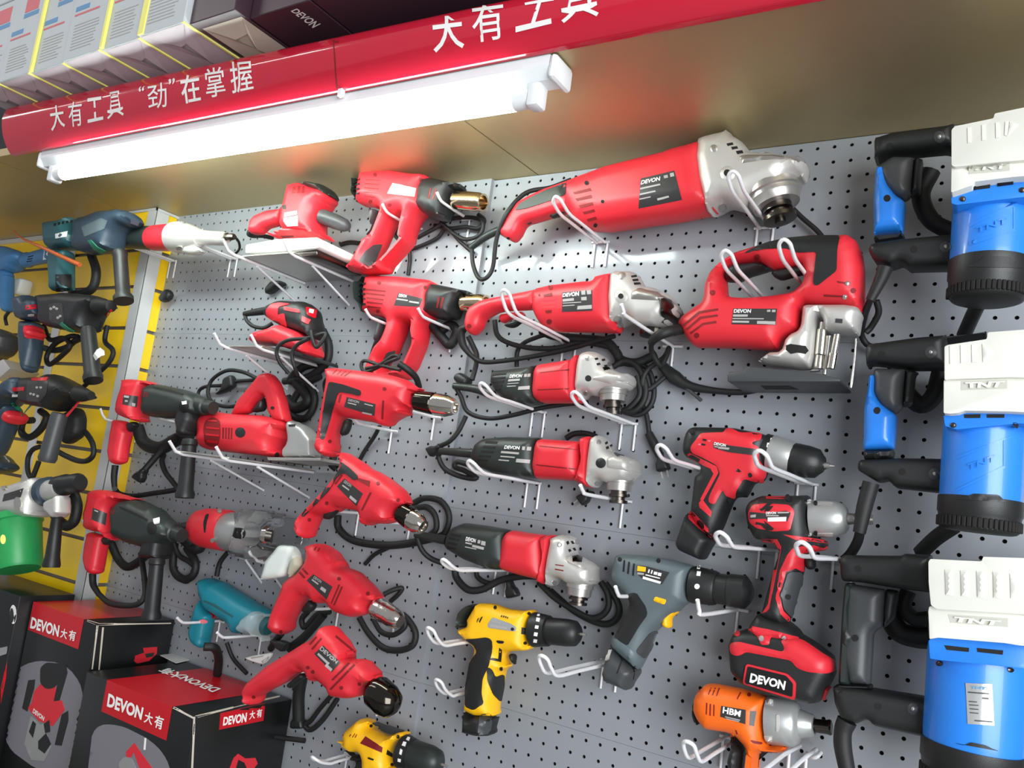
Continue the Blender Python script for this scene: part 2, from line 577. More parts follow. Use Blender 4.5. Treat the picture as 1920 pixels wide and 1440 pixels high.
# ================================================================ the setting
PITCH, GAP = 0.025, 0.92
HR = 0.0029
def row_z(v): return Z0 - v * PITCH
def pegboard(name, c0, c1, k, label, left):
    """one perforated steel panel: 13 rows of holes, columns c0..c1"""
    V, F, fm = [], [], []
    zt = row_z(k * (12 + GAP)) + PITCH * GAP / 2 - .0002
    zb = row_z(k * (12 + GAP) + 12) - PITCH * GAP / 2 + .0002
    def xf(x, y, z):
        if left:
            c = x / PITCH
            return (x + .0053, y - .009, z + (.0529 - .0063 * c) * PITCH)
        return (x, y, z)
    def quad(a, b, c, d, m=0):
        n = len(V); V.extend([a, b, c, d]); F.append((n, n+1, n+2, n+3)); fm.append(m)
    x0, x1 = (c0 - .5) * PITCH + .0003, (c1 + .5) * PITCH - .0003
    for r in range(13):
        z = row_z(k * (12 + GAP) + r)
        za = z + PITCH / 2 if r else zt
        zc = z - PITCH / 2 if r < 12 else zb
        for c in range(c0, c1 + 1):
            x = c * PITCH
            xa, xb = (x - PITCH / 2 if c > c0 else x0), (x + PITCH / 2 if c < c1 else x1)
            out = [(xb, z), (xb, za), (x, za), (xa, za), (xa, z), (xa, zc), (x, zc), (xb, zc)]
            inn = [(x + HR * math.cos(i * math.pi / 4), z + HR * math.sin(i * math.pi / 4)) for i in range(8)]
            n = len(V)
            V.extend(xf(p[0], 0, p[1]) for p in out)
            V.extend(xf(p[0], 0, p[1]) for p in inn)
            V.extend(xf(p[0], .0015, p[1]) for p in inn)
            for i in range(8):
                j = (i + 1) % 8
                F.append((n+i, n+8+i, n+8+j, n+j)); fm.append(0)
                F.append((n+8+i, n+16+i, n+16+j, n+8+j)); fm.append(0)
    # folded rims and the dark back
    e = .018
    for (a, b) in (((x0, zt), (x1, zt)), ((x1, zt), (x1, zb)), ((x1, zb), (x0, zb)), ((x0, zb), (x0, zt))):
        quad(xf(a[0], 0, a[1]), xf(a[0], e, a[1]), xf(b[0], e, b[1]), xf(b[0], 0, b[1]))
    quad(xf(x0, .006, zb), xf(x1, .006, zb), xf(x1, .006, zt), xf(x0, .006, zt), 1)
    base = ((x0 + x1) / 2, 0, zb)
    o = new_obj(name, V, F, None, None, base, 0, mats=['peg', 'pegback'], fm=fm)
    tag(o, label, 'pegboard panel', 'perforated steel panels of the display wall')
    return o
ORD = ['topmost', 'second from the top', 'third from the top', 'lowest']
NEXT = ['behind the largest red angle grinder', 'behind the red cordless drill', 'behind the slate grey drill', 'below the orange impact wrench']
NEXL = ['behind the heat guns', 'behind the marble cutter', 'behind the teal drill', 'low behind the black cartons']
for k in range(4):
    pegboard('pegboard_panel', 0, 40, k, 'grey perforated panel right of the upright seam, ' + NEXT[k], False)
    pegboard('pegboard_panel', -41, -1, k, 'grey perforated panel left of the upright seam, ' + NEXL[k], True)

wb = MB().box((-2.6, .03, 0), (2.4, .09, 3.2)).build('wall_back', 'darkwall'); tag(wb, kind='structure')
fl = MB().box((-4, -6, -.05), (4.5, .1, 0)).build('floor', 'floor'); tag(fl, kind='structure')

# yellow slatwall pillar at the left, 9 cm proud of the board, and the recessed slatwall beyond it
XC, YC = -1.0, -.070                         # right front corner of the pillar
XL, YL = -1.378, -.070
SLOT = [Z0 - .0975] + [float(at(p, -YC)[2]) for p in ((248, 537.5), (226, 615), (216, 686), (204, 766), (194, 847), (173, 925), (154, 1010), (144, 1093))]
SLOT += [SLOT[-1] - .1055 * k for k in (1, 2, 3)]
def slat_profile(zb, zt):
    """side view of a slatwall board: (depth into the board, height), with T-shaped slots"""
    P = [(0, zt)]
    for z in SLOT:
        if zb < z < zt:
            P += [(0, z + .0045), (.004, z + .0045), (.004, z + .009), (.011, z + .009), (.011, z - .009), (.004, z - .009), (.004, z - .0045), (0, z - .0045)]
    P.append((0, zb)); return P
def slatwall(name, a, b, zb, zt, label, parent=None):
    """a, b: (x, y) ends of the face seen from in front, left to right"""
    a, b = np.array(a, float), np.array(b, float)
    t = (b - a) / np.linalg.norm(b - a); inn = np.array([-t[1], t[0]])
    P = slat_profile(zb, zt)
    V, F = [], []
    for end in (a, b):
        V += [(*(end + inn * q), z) for q, z in P]
    n = len(P)
    F = [(i, i + 1, n + i + 1, n + i) for i in range(n - 1)]
    o = new_obj(name, V, F, 'slat', parent, (0, 0, 0), 0)
    for z in SLOT:
        if zb < z < zt:
            g = MB()
            q = [a + inn * .0085, b + inn * .0085]
            n0 = [(*q[0], z - .0085), (*q[1], z - .0085), (*q[1], z + .0085), (*q[0], z + .0085)]
            g.add(n0, [(0, 1, 2, 3)])
            for s1, s2 in ((.0045, .0087), (-.0087, -.0045)):
                q0 = [a + inn * .0042, b + inn * .0042]
                g.add([(*q0[0], z + s1), (*q0[1], z + s1), (*q0[1], z + s2), (*q0[0], z + s2)], [(0, 1, 2, 3)])
            g.build('slot_insert', 'groove', o)
    if label: tag(o, label, 'slatwall')
    return o
ZTOP = Z0 + .0115
slatwall('slatwall_panel', (XL + .001, YL), (XC - .015, YC), .55, ZTOP, 'yellow slatwall board on the front of the pillar left of the pegboard')
slatwall('slatwall_panel', (XC - .002, YC + .0125), (XC - .002, -.0005), .55, ZTOP, 'narrow yellow slatwall strip on the side of the pillar, next to the pegboard')
slatwall('slatwall_panel', (-2.5, .012), (XL - .004, .012), .55, ZTOP, 'yellow slatwall board set back at the far left edge, behind the blue heat gun')
tag(MB().box((XL + .001, YC + .0135, .55), (XC - .016, .029, ZTOP - .001)).build('pillar_core', 'darkwall'), kind='structure')
def angle(name, x, y, sx, label):
    m = MB()
    w, t = .034, .0025
    if sx > 0:
        m.box((x - w, y - t - .0005, .55), (x + t, y - .0005, ZTOP)); m.box((x, y - t + .0001, .55), (x + t, y + w, ZTOP))
    else:
        m.box((x - t, y - t - .0005, .55), (x + w, y - .0005, ZTOP)); m.box((x - t, y - t + .0001, .55), (x, y + w, ZTOP))
    o = m.build(name, 'alu', None, (0, 0, 0))
    tag(o, label, 'corner trim')
    return o
ca = angle('corner_angle', XC, YC, 1, 'pale aluminium corner angle on the right edge of the yellow pillar')
for zz in (Z0 - .045, Z0 - .62):
    V, F = lathe_mesh((XC + .0024, YC + .02, zz), (XC + .0036, YC + .02, zz), [(0, .0035), (1, .003)], 10)
    new_obj('screw', V, F, 'steel', ca)
angle('corner_angle', XL, YL, -1, 'pale aluminium corner angle on the left edge of the yellow pillar')
tp = MB()
tp.box((XL, YC - .006, ZTOP - .007), (XC + .006, YC - .0027, ZTOP - .0005)); tp.box((XC + .0027, YC - .006, ZTOP - .007), (XC + .006, .0, ZTOP - .0005))
tag(tp.build('trim_1', 'alu'), kind='structure')
tag(MB().box((-2.5, .003, ZTOP - .014), (XL - .003, .0118, ZTOP - .0005)).build('trim_2', 'alu'), kind='structure')

# shelf underside: satin metal panels with two joints
ZS = Z0 + .012
def front_y(x): return -.4133 + .0292 * (x + 1.04)
XJ = [(-2.5, -2.5), (-1.1331, -1.1417), (.0945, .070), (1.6, 1.6)]
for i in range(3):
    (a0, a1), (b0, b1) = XJ[i], XJ[i + 1]
    g = .0012
    V = []
    for z in (ZS, ZS + .018):
        V += [(a0 + g, .02, z), (b0 - g, .02, z), (b1 - g, front_y(b1), z), (a1 + g, front_y(a1), z)]
    F = [(0, 1, 2, 3), (7, 6, 5, 4), (0, 4, 5, 1), (1, 5, 6, 2), (2, 6, 7, 3), (3, 7, 4, 0)]
    o = new_obj('soffit_panel', V, F, 'soffit', None, (0, 0, 0), 0)
    tag(o, kind='structure')
tag(MB().box((-2.5, -.36, ZS + .0185), (1.6, .02, ZS + .03)).build('shelf_board', 'seam'), kind='structure')

# crimson fascia sign bulging from the front edge of the shelf
prof = [(.004, -.002), (-.004, .001), (-.016, .016), (-.026, .034), (-.0325, .055), (-.034, .068), (-.032, .082), (-.028, .093), (-.020, .1), (.0, .104), (.03, .104)]
prof = spline(prof, 3)
xs = np.linspace(-1.052, 1.75, 48)
sg = Tool('fascia_sign', 'crimson bulging sign board with white lettering along the shelf front above the lamp', 'sign', .43)
V, F = [], []
for off in (0, .0025):
    for x in xs:
        s = 1 - .25 * (x + .95) / 1.14 if x < .7 else 1 - .25 * (1.65) / 1.14
        s = max(s, .62)
        y0 = front_y(x)
        for py, pz in prof:
            V.append((x, y0 + py + off, ZS + max(pz, -.002) * s - off * .2))
n = len(prof); m = len(xs); N = n * m
for i in range(m - 1):
    for j in range(n - 1):
        a = i * n + j
        F.append((a, a + n, a + n + 1, a + 1)); F.append((N + a, N + a + 1, N + a + n + 1, N + a + n))
for j in range(n - 1):
    F.append((j, j + 1, N + j + 1, N + j)); a = (m - 1) * n + j; F.append((a, N + a, N + a + 1, a + 1))
for i in range(m - 1):
    a = i * n; F.append((a, N + a, N + a + n, a + n)); a += n - 1; F.append((a, a + n, N + a + n, N + a))
sg.raw('sheet', V, F, 'sign', 50)
S1 = Q(0, 0, 3); S2 = Q(560, 0, 3)
def glyphs(items):
    for ch, quad in items:
        sg.text(ch, 'white', quad, .0012, .004 if ch in '劲掌握具有' else .014, 'lettering')
glyphs([('大', S1('278,598 357,590 370,712 292,740')), ('有', S1('382,578 462,566 468,705 395,716')), ('工', S1('490,556 577,543 584,672 496,692')),
        ('具', S1('604,524 686,508 700,648 606,672')), ('“', S1('782,490 818,484 812,512 784,518')), ('劲', S1('828,480 938,462 942,604 838,614')),
        ('”', S1('950,448 988,440 984,474 954,478')), ('在', S1('1010,432 1120,412 1134,566 1032,586')), ('掌', S1('1150,392 1258,374 1274,535 1166,552')),
        ('握', S1('1290,352 1418,338 1430,502 1308,528'))])
glyphs([('大', S2('745,80 918,62 936,268 762,298')), ('有', S2('970,22 1150,-2 1160,215 985,243')), ('工', S2('1222,-50 1400,-82 1425,132 1222,182')), ('具', S2('1468,-110 1660,-150 1692,88 1480,132'))])

sg.patch('sheet_joint', 'darkred', S1('1870,190 1876,190 1900,500 1892,500'), lift=.0004)
# ================================================================ batten lamp under the shelf
def lampy(x): return front_y(x) + .0345
lt = Tool('batten_lamp', 'glowing white fluorescent batten lamp under the shelf behind the crimson sign', 'lamp', .34)
xa, xb = -.945, .316
m = MB()
V, F = [], []
prof2 = [(-.025, 0), (.025, 0), (.025, -.016), (.014, -.032), (-.014, -.032), (-.025, -.016)]
for x in (xa, xb):
    V += [(x, lampy(x) + p, ZS - .0005 + q) for p, q in prof2]
F = [(i, (i + 1) % 6, 6 + (i + 1) % 6, 6 + i) for i in range(6)] + [(5, 4, 3, 2, 1, 0), (6, 7, 8, 9, 10, 11)]
hs = lt.raw('housing', V, F, 'housing', 0)
for x, sgn in ((xa, -1), (xb, 1)):
    V, F = bevel_box((min(x, x + sgn * .012), lampy(x) - .027, ZS - .036), (max(x, x + sgn * .012), lampy(x) + .027, ZS - .0005), .006, 2)
    lt.raw('end_cap', V, F, 'housing', 40)
    xi = x - sgn * .018
    V, F = bevel_box((min(xi, xi - sgn * .02), lampy(x) - .014, ZS - .066), (max(xi, xi - sgn * .02), lampy(x) + .014, ZS - .028), .005, 2)
    lt.raw('lamp_holder', V, F, 'housing', 40)
    V, F = lathe_mesh((xi - sgn * .02, lampy(x), ZS - .050), (xi - sgn * .045, lampy(x), ZS - .050), [(0, .0125), (1, .0131)], 20)
    lt.raw('tube_cap', V, F, 'housing', 40)
V, F = lathe_mesh((xa + .062, lampy(xa), ZS - .050), (xb - .062, lampy(xb), ZS - .050), [(0, .013), (1, .013)], 20)
lt.raw('tube', V, F, 'tube', 40)
lt.finish()
# small clip under the sign
cl = MB(); q = at_z((640, 172), ZS - .004)
cl.box((q[0] - .004, q[1] - .004, ZS - .012), (q[0] + .004, q[1] + .004, ZS - .0003))
tag(cl.build('sign_clip', 'wire', None, (float(q[0]), float(q[1]), ZS)), 'tiny metal clip under the middle of the crimson sign', 'clip')
sg.finish()

# ================================================================ cartons standing on the shelf, overhanging the sign
ZB = ZS + .113
def carton(name, x0, x1, yf, h, label, group, kind, dep=.26):
    b = Tool(name, label, 'carton', .5, group)
    V, F = bevel_box((x0, yf, ZB), (x1, yf + dep, ZB + h), .0012, 1)
    b.raw('carton_body', V, F, 'carton' if kind == 'white' else 'plumcard', 0)
    if kind == 'white':                      # folded flaps under the carton, yellow edges, printed matter
        cx = (x0 + x1) / 2; w = x1 - x0
        f = MB()
        z = ZB - .0006
        y0, y1 = yf + .003, yf + .2
        f.add([(x0 + .003, y0, z + .0003), (x0 + .003, y1, z + .0003), (x1 - .004, y1, z + .0003), (x1 - .004, y0, z + .0003)], [(0, 1, 2, 3)])
        f.add([(x0 + .004, y0, z), (x1 - .004, y0, z), (cx + w * .1, yf + .045, z - .004), (cx - w * .05, yf + .05, z - .004)], [(0, 1, 2, 3)])
        f.add([(x0 + .004, y0 + .002, z), (cx - w * .05, yf + .05, z - .0045), (cx, yf + .11, z - .001), (x0 + .004, y1, z)], [(0, 1, 2, 3)])
        f.add([(x1 - .004, y0 + .002, z), (x1 - .004, y1, z), (cx, yf + .11, z - .002), (cx + w * .1, yf + .045, z - .004)], [(0, 1, 2, 3)])
        b.raw('bottom_flap', f.v, f.f, 'flap', 0)
        e = MB()
        e.box((x1 - .0035, yf - .0004, ZB - .0022), (x1 + .001, yf + dep - .004, ZB + .0004))
        b.raw('yellow_edge', e.v, e.f, 'edge', 0)
        pr = MB(); rd = MB(); bl = MB()
        yy = yf - .0006
        for k in range(9):
            zz = ZB + .018 + k * .0065
            pr.box((x0 + .02, yy, zz), (x1 - .02 - .02 * random.random(), yy + .0004, zz + .0016))
        rd.box((x0 + .012, yy, ZB + .092), (x1 - .03, yy + .0004, ZB + .096))
        bl.box((x0 + .012, yy, ZB + .102), (x0 + .06, yy + .0004, ZB + .112))
        bl.box((x0 + .05, yy, ZB + .136), (x1 - .015, yy + .0004, ZB + .146))
        rd.box((x0 + .05, yy, ZB + .149), (x1 - .02, yy + .0004, ZB + .185))
        b.raw('small_print', pr.v, pr.f, 'dimwhite', 0)
        b.raw('red_print', rd.v, rd.f, 'pinkprint', 0)
        b.raw('blue_print', bl.v, bl.f, 'blueprint', 0)
    return b
WB = [(-1.11, -.977), (-.975, -.851), (-.848, -.728), (-.725, -.597), (-.595, -.476), (-.474, -.344)]
WL = ['white printed carton over the left end of the crimson sign, foremost left of its row', 'white printed carton second from the left over the crimson sign',
      'white printed carton third from the left over the crimson sign', 'white printed carton with a yellow upright edge, third before the dark carton',
      'white printed carton between two yellow-edged neighbours, second before the dark carton', 'white printed carton touching the dark plum carton on the shelf']
for i, ((a, b), l) in enumerate(zip(WB, WL)):
    c = carton('white_carton', a, b, -.498 - (.004 if i % 2 else 0), .20, l, 'white cartons on the shelf', 'white')
    if i in (2, 4, 5):
        e = MB(); e.box((a + .0005, -.5045 , ZB + .001), (a + .008 + .008 * (i == 5), -.4985, ZB + .2))
        c.raw('yellow_upright_edge', e.v, e.f, 'edge', 0)
    c.finish()
# upper layer seen at the very top left corner
u = carton('white_carton', -1.06, -.83, -.520, .2, 'pale carton lying on top of the white cartons in the top left corner', 'white cartons on the shelf', 'plain')
u.parts = []
V, F = bevel_box((-1.11, -.500, ZB + .201), (-.70, -.25, ZB + .40), .0015, 1); u.raw('carton_body', V, F, 'carton', 0); u.finish()
# the dark cartons
b = carton('plum_carton', -.341, -.224, -.492, .21, 'dark plum carton with a cream bottom flap beside the white cartons', 'dark cartons on the shelf', 'plum')
f = MB(); z = ZB - .0008; x0, x1, yf = -.341, -.224, -.492
f.add([(x0 + .012, yf + .018, z + .0004), (x0 + .012, yf + .2, z + .0004), (x1 - .004, yf + .2, z + .0004), (x1 - .004, yf + .018, z + .0004)], [(0, 1, 2, 3)])
f.add([(x0 + .012, yf + .018, z), (x1 - .004, yf + .018, z), (x1 - .03, yf + .055, z - .003), (x0 + .05, yf + .06, z - .004)], [(0, 1, 2, 3)])
f.add([(x0 + .012, yf + .02, z), (x0 + .05, yf + .06, z - .004), (x0 + .06, yf + .10, z - .001), (x0 + .012, yf + .2, z)], [(0, 1, 2, 3)])
f.add([(x1 - .004, yf + .02, z), (x1 - .004, yf + .2, z), (x0 + .06, yf + .10, z - .002), (x1 - .03, yf + .055, z - .004)], [(0, 1, 2, 3)])
b.raw('bottom_flap', f.v, f.f, 'cream', 0)
b.finish()
b = carton('plum_carton', -.218, -.080, -.464, .10, 'dark plum carton printed with a white brand word on its underside', 'dark cartons on the shelf', 'plum')
b.text('DEVON', 'white', [(557, 15), (602, 44), (586, 52), (545, 20)], .0008, .02)
b.finish()
b = carton('plum_carton', -.076, .30, -.464, .10, 'long dark plum carton behind the middle of the crimson sign', 'dark cartons on the shelf', 'plum'); b.finish()
b = Tool('white_carton', 'white carton resting on the dark plum carton at the top edge', 'carton', .5, 'white cartons on the shelf')
q = at_z((470, 27), ZB + .102); V, F = bevel_box((-.2175, float(q[1]), ZB + .1025), (-.02, -.25, ZB + .26), .0012, 1); b.raw('carton_body', V, F, 'carton', 0); b.finish()
# ================================================================ power tools on the right half of the pegboard
def plug(t, a, dirv, d, size=16, pins=True, mname='black', sub=None):
    """moulded flat mains plug; a: pixel of the cable end, dirv: pixel direction towards the pins"""
    a = np.array(a, float); u = np.array(dirv, float); u /= np.linalg.norm(u); v = np.array([-u[1], u[0]])
    def P(l): return [tuple(a + u * x * size + v * y * size) for x, y in l]
    t.body('plug', mname, P([(-.2, -.25), (.6, -.35), (.9, -.62), (1.75, -.72), (1.85, -.5), (1.85, .5), (1.75, .72), (.9, .62), (.6, .35), (-.2, .25)]), .010, .006, e=.5, d=d, sm=2, sp=.004, fit=False, solid=False)
    if pins:
        for s in (-.32, .32):
            t.body('plug_pin', 'steel', P([(1.8, s - .08), (2.6, s - .08), (2.65, s), (2.6, s + .08), (1.8, s + .08)]), .0008, .001, e=.6, d=d, sm=0, sp=.004, fit=False, solid=False)

# ---- big angle grinder
g = Q(880, 220, 2.8235)
t = Tool('angle_grinder', 'largest red angle grinder with silver gear head and rear grip, under the lamp end', 'angle grinder', .062)
t.body('housing', 'red', g('508,372 540,340 575,322 740,262 1030,190 1085,170 1222,138 1300,150 1310,330 1330,510 1285,527 1120,560 740,612 650,606 600,585 560,530 535,490 505,430'), .046, .045, e=.08)
t.body('rear_handle', 'red', g('600,335 560,325 400,380 330,412 262,448 232,488 205,520 172,590 164,622 240,668 278,638 305,578 400,548 540,505 600,470'), .021, .017, e=.1)
t.patch('grip_pad', 'greenblack', g('242,492 268,456 332,420 402,388 515,346 510,408 430,442 300,484'), lift=.0015, sm=2)
t.body('trigger', 'black', g('300,572 430,525 445,542 540,490 520,450 400,500'), .007, .006, e=.3)
t.body('gear_head', 'silver', g('1216,140 1240,113 1320,94 1388,86 1402,108 1450,138 1500,195 1620,200 1745,225 1800,262 1797,345 1730,368 1700,420 1560,470 1480,512 1380,492 1335,516 1280,526 1255,470 1225,370 1206,250'), .047, .034, e=.12)
t.body('head_cover', 'steel', g('1418,228 1470,206 1640,210 1760,228 1800,262 1790,330 1600,362 1450,384 1440,300'), .050, .022, e=.2)
t.body('spindle_lock_button', 'silver', g('1520,205 1530,185 1605,183 1612,212'), .011, .008, e=.3)
t.lathe('guard_flange', 'steel', g('1600,375')[0], g('1628,470')[0], [(0, 52), (.35, 52), (.4, 47), (.6, 47), (.65, 45), (1, 42)])
t.lathe('spindle', 'darksteel', g('1628,470')[0], g('1650,560')[0], [(0, 27), (.3, 27), (.35, 20), (.6, 20), (.62, 30), (.82, 30), (.84, 10), (1, 10)])
t.patches('vent_slots', 'darkred', [g(a) for a in ('548,398 641,374 650,388 560,408', '562,431 646,411 652,426 572,444', '580,466 652,449 657,464 590,482', '600,501 660,486 666,500 610,514', '622,540 669,526 676,540 632,551')])
t.patches('screw', 'hole', [circ(g('622,348')[0], 4.2), circ(g('706,446')[0], 3.4), circ(g('668,571')[0], 3.6), circ(g('206,641')[0], 3), circ(g('265,470')[0], 3)])
t.patches('head_vent', 'hole', [g(a) for a in ('1362,140 1392,134 1398,146 1368,152', '1386,158 1416,154 1422,166 1392,172', '1412,180 1444,176 1450,190 1420,196')])
t.patch('handle_boss', 'silver', circ(g('1368,298')[0], 14, 18), lift=.004, bev=4)
t.patch('boss_hole', 'hole', circ(g('1370,300')[0], 6.5), lift=.0048)
t.patches('bolt', 'steel', [circ(g('1295,165')[0], 7), circ(g('1340,478')[0], 8)], lift=.004, bev=3)
lp = t.patch('label_plate', 'label', g('908,324 1086,282 1126,437 896,483'), lift=.0006)
t.text('DEVON', 'white', g('914,335 1012,314 1010,336 908,358'), .0012, .03, sub=lp)
t.patches('label_print', 'dimwhite', [g(a) for a in ('905,375 1010,352 1012,360 906,384', '904,405 985,388 987,395 904,413', '1030,310 1050,305 1052,320 1032,324', '1062,298 1082,293 1086,312 1066,317', '902,430 960,418 961,424 902,437', '995,430 1055,415 1058,424 998,440')], lift=.0011, sub=lp)
t.tube('cable_boot', 'greenblack', [(*g('190,585')[0], .062), (*g('90,630')[0], .058), (*g('10,690')[0], .05)], [.008, .0075, .006], sides=12)
t.tube('cord', 'rubber', [(*p, d) for p, d in zip(g('12,690 20,780 50,850 90,850 125,790 145,640 200,505 300,400 430,372 540,330'), (.05, .05, .055, .06, .06, .075, .085, .06, .03, .012))], .0042)
t.tube('cord_tail', 'rubber', [(*p, .018) for p in g('1690,460 1760,530 1850,610 1900,690')], .004)
t.finish()

# ---- jigsaw
g = Q(1200, 420, 4)
t = Tool('jigsaw', 'red and black jigsaw with closed handle and silver foot, right of the grinders', 'jigsaw', .07)
t.body('housing', 'red', g('290,750 330,690 400,640 480,585 490,470 530,370 600,300 720,220 950,150 1130,110 1300,90 1490,95 1560,88 1640,150 1680,240 1695,350 1700,600 1680,680 1500,640 1230,620 1215,820 1090,880 1060,960 960,955 700,940 430,935 370,880 320,790'),
       .036, .034, e=.1, holes=[g('650,520 648,440 640,370 690,310 890,290 1010,352 1130,330 1225,310 1245,380 1230,470 1160,530 1000,555 800,570 680,560')])
t.patch('grip_pad', 'black', g('780,218 850,180 960,140 1110,108 1300,90 1500,90 1480,190 1475,350 1330,465 1300,450 1325,210 1180,212 1090,182 930,188'), lift=.0015, sm=3)
t.body('switch_pad', 'black', g('640,372 690,305 890,292 1010,350 820,405 760,440 650,440'), .022, .012, e=.2)
t.body('trigger', 'rubber', g('1000,350 1130,325 1240,310 1245,380 1060,430 990,390'), .012, .008, e=.3)
t.patches('vent_slots', 'darkred', [g(a) for a in ('318,758 440,655 585,632 588,648 450,672 330,770', '345,785 450,695 582,678 585,694 460,712 356,798', '372,815 470,742 572,726 574,744 478,758 382,828')], lift=.0004)
t.patches('screw', 'darkred', [circ(g(a)[0], 5) for a in ('880,246', '545,516', '1598,500', '425,835')])
lp = t.patch('label_plate', 'label', g('702,634 1028,636 1018,757 686,752'), lift=.0006)
t.text('DEVON', 'white', g('708,640 836,640 832,668 704,668'), .0012, .03, sub=lp)
t.patches('label_print', 'dimwhite', [g(a) for a in ('700,680 810,680 808,696 698,696', '695,706 930,708 928,716 694,714', '694,726 820,728 818,742 693,740', '880,728 1016,730 1014,754 878,750', '955,645 980,645 978,660 953,660', '992,645 1018,645 1016,662 990,662')], lift=.0011, sub=lp)
t.patches('blower_lever', 'steel', [circ(g('1555,447')[0], 4.4), circ(g('1538,546')[0], 4.4)], lift=.004, bev=3)
t.patches('lever_slot', 'darkred', [g('1480,428 1540,438 1540,450 1482,440'), g('1378,528 1520,538 1520,548 1380,542')])
t.body('gear_case', 'silver', g('1222,625 1260,612 1540,612 1640,630 1680,690 1676,720 1655,850 1540,840 1400,815 1370,700 1345,740 1325,1000 1300,1100 1180,1100 960,1070 885,1035 980,962 1070,958 1090,880 1130,830 1200,800 1215,720'), .034, .020, e=.15)
t.patch('case_recess', 'hole', g('1098,910 1130,900 1240,915 1262,950 1240,975 1180,965 1130,975 1095,945'))
t.patch('case_slot', 'dgrey', g('1468,708 1520,712 1518,742 1466,738'))
t.lathe('blade_holder', 'chrome', g('1375,740')[0], g('1340,1085')[0], [(0, 7), (.15, 7), (.16, 10), (.7, 10), (.72, 8), (.9, 9), (1, 9)], d=.075)
t.lathe('plunger_rod', 'chrome', g('1480,830')[0], g('1435,1085')[0], [(0, 6), (.55, 6), (.56, 8), (1, 8)], d=.085)
t.lathe('guide_rod', 'steel', g('1420,840')[0], g('1385,1130')[0], [(0, 4), (1, 4)], d=.075)
t.body('guide_roller', 'steel', g('1268,1105 1300,1085 1350,1090 1355,1110 1280,1112'), .010, .004, e=.3)
t.prism('sole_plate', 'dgrey', g('655,1182 652,1130 668,1108 780,1104 800,1070 860,1074 1260,1106 1500,1160 1500,1182'), .112, .022, .0015)
t.patch('sole_slot', 'hole', g('905,1212 1120,1212 1190,1240 940,1240'), lift=.0004)
t.tube('blade_guard_wire', 'steel', [(*p, .112) for p in g('1620,860 1612,1000 1590,1200 1580,1215 1602,1060 1622,880')], .0011)
t.tube('cable_boot', 'rubber', [(*p, d) for p, d in zip(g('310,790 200,810 120,850 85,890'), (.085, .112, .112, .09))], [.0085, .0085, .0075, .006], sides=12)
t.tube('cord', 'rubber', [(*p, d) for p, d in zip(g('85,890 90,960 150,1060 190,1010 215,930 180,1000 60,1090 20,1190 70,1240 200,1140 260,1160'), (.09, .07, .05, .04, .03, .03, .03, .03, .025, .02, .02))], .0042)
t.tube('cord_bundle', 'black', [(*p, .02) for p in g('165,1060 260,1150 370,1215 560,1250 760,1262 900,1240')], [.008, .012, .008, .0055, .005, .0045])
t.tube('cable_tie_tail', 'dgrey', [(*p, .022) for p in g('250,1150 350,1230 460,1325')], .003)
t.finish()

# ---- medium grinder with rear handle
g = Q(840, 480, 4)
t = Tool('angle_grinder', 'middle-sized red angle grinder with slim drooping rear handle, left of the jigsaw', 'angle grinder', .075)
t.body('housing', 'red', g('660,250 800,220 1100,185 1120,155 1230,135 1310,140 1320,560 1290,588 1180,582 1040,578 840,575 740,550 690,500 650,420 640,320'), .040, .038, e=.08)
t.body('rear_handle', 'red', g('700,246 500,285 260,330 165,385 138,440 128,520 150,575 205,604 270,550 290,480 380,430 450,415 620,410 700,400'), .020, .02, e=.05, d=.088)
t.body('switch_cover', 'red', g('378,440 470,425 560,415 590,450 480,480 405,514'), .012, .008, e=.3)
t.body('trigger', 'black', g('415,515 520,472 600,455 560,500 500,545 440,535'), .009, .006, e=.3)
t.body('gear_head', 'silver', g('1228,140 1290,120 1420,130 1470,205 1490,240 1560,245 1690,310 1745,400 1740,470 1680,535 1600,560 1450,545 1400,500 1300,545 1270,570 1225,500 1212,330'), .040, .026, e=.12)
t.body('head_cover', 'steel', g('1380,270 1480,246 1620,285 1720,360 1745,410 1650,445 1380,425'), .044, .02, e=.2)
t.lathe('guard_flange', 'steel', g('1540,430')[0], g('1545,535')[0], [(0, 52), (.3, 52), (.32, 27), (.6, 27), (.7, 25), (1, 24)], d=.066)
t.body('guard_plate', 'darksteel', g('1600,330 1700,340 1745,400 1745,470 1690,530 1620,540'), .05, .012, e=.4)
t.lathe('spindle', 'blackchrome', g('1545,535')[0], g('1540,600')[0], [(0, 20), (.4, 20), (.45, 26), (1, 26)], d=.066)
t.body('spindle_lock_button', 'silver', g('1480,250 1490,236 1548,240 1556,262'), .011, .006, e=.3)
t.patches('vent_slots', 'darkred', [g(a) for a in ('716,292 780,276 784,300 720,306', '728,408 778,404 776,426 738,430', '678,290 692,286 694,302 680,302')])
t.patches('housing_rib', 'red', [g(a) for a in ('700,330 800,322 800,332 702,340', '704,360 802,352 804,364 706,370', '708,384 802,378 804,390 710,394')], lift=.002, bev=2)
t.patches('screw', 'darkred', [circ(g('770,236')[0], 4.6), circ(g('760,492')[0], 5), circ(g('160,526')[0], 4.4)])
t.patches('head_vent', 'hole', [g(a) for a in ('1372,150 1410,142 1416,156 1378,162', '1382,176 1422,172 1428,186 1388,190', '1392,202 1438,200 1446,214 1398,216')])
t.patch('handle_boss', 'silver', circ(g('1300,305')[0], 12, 18), lift=.004, bev=4)
t.patch('boss_hole', 'hole', circ(g('1304,306')[0], 5), lift=.0048)
t.patches('bolt', 'steel', [circ(g('1305,150')[0], 7), circ(g('1275,475')[0], 7.5), circ(g('1290,515')[0], 6)], lift=.004, bev=3)
lp = t.patch('label_plate', 'label', g('858,275 1080,255 1084,410 856,420'), lift=.0006)
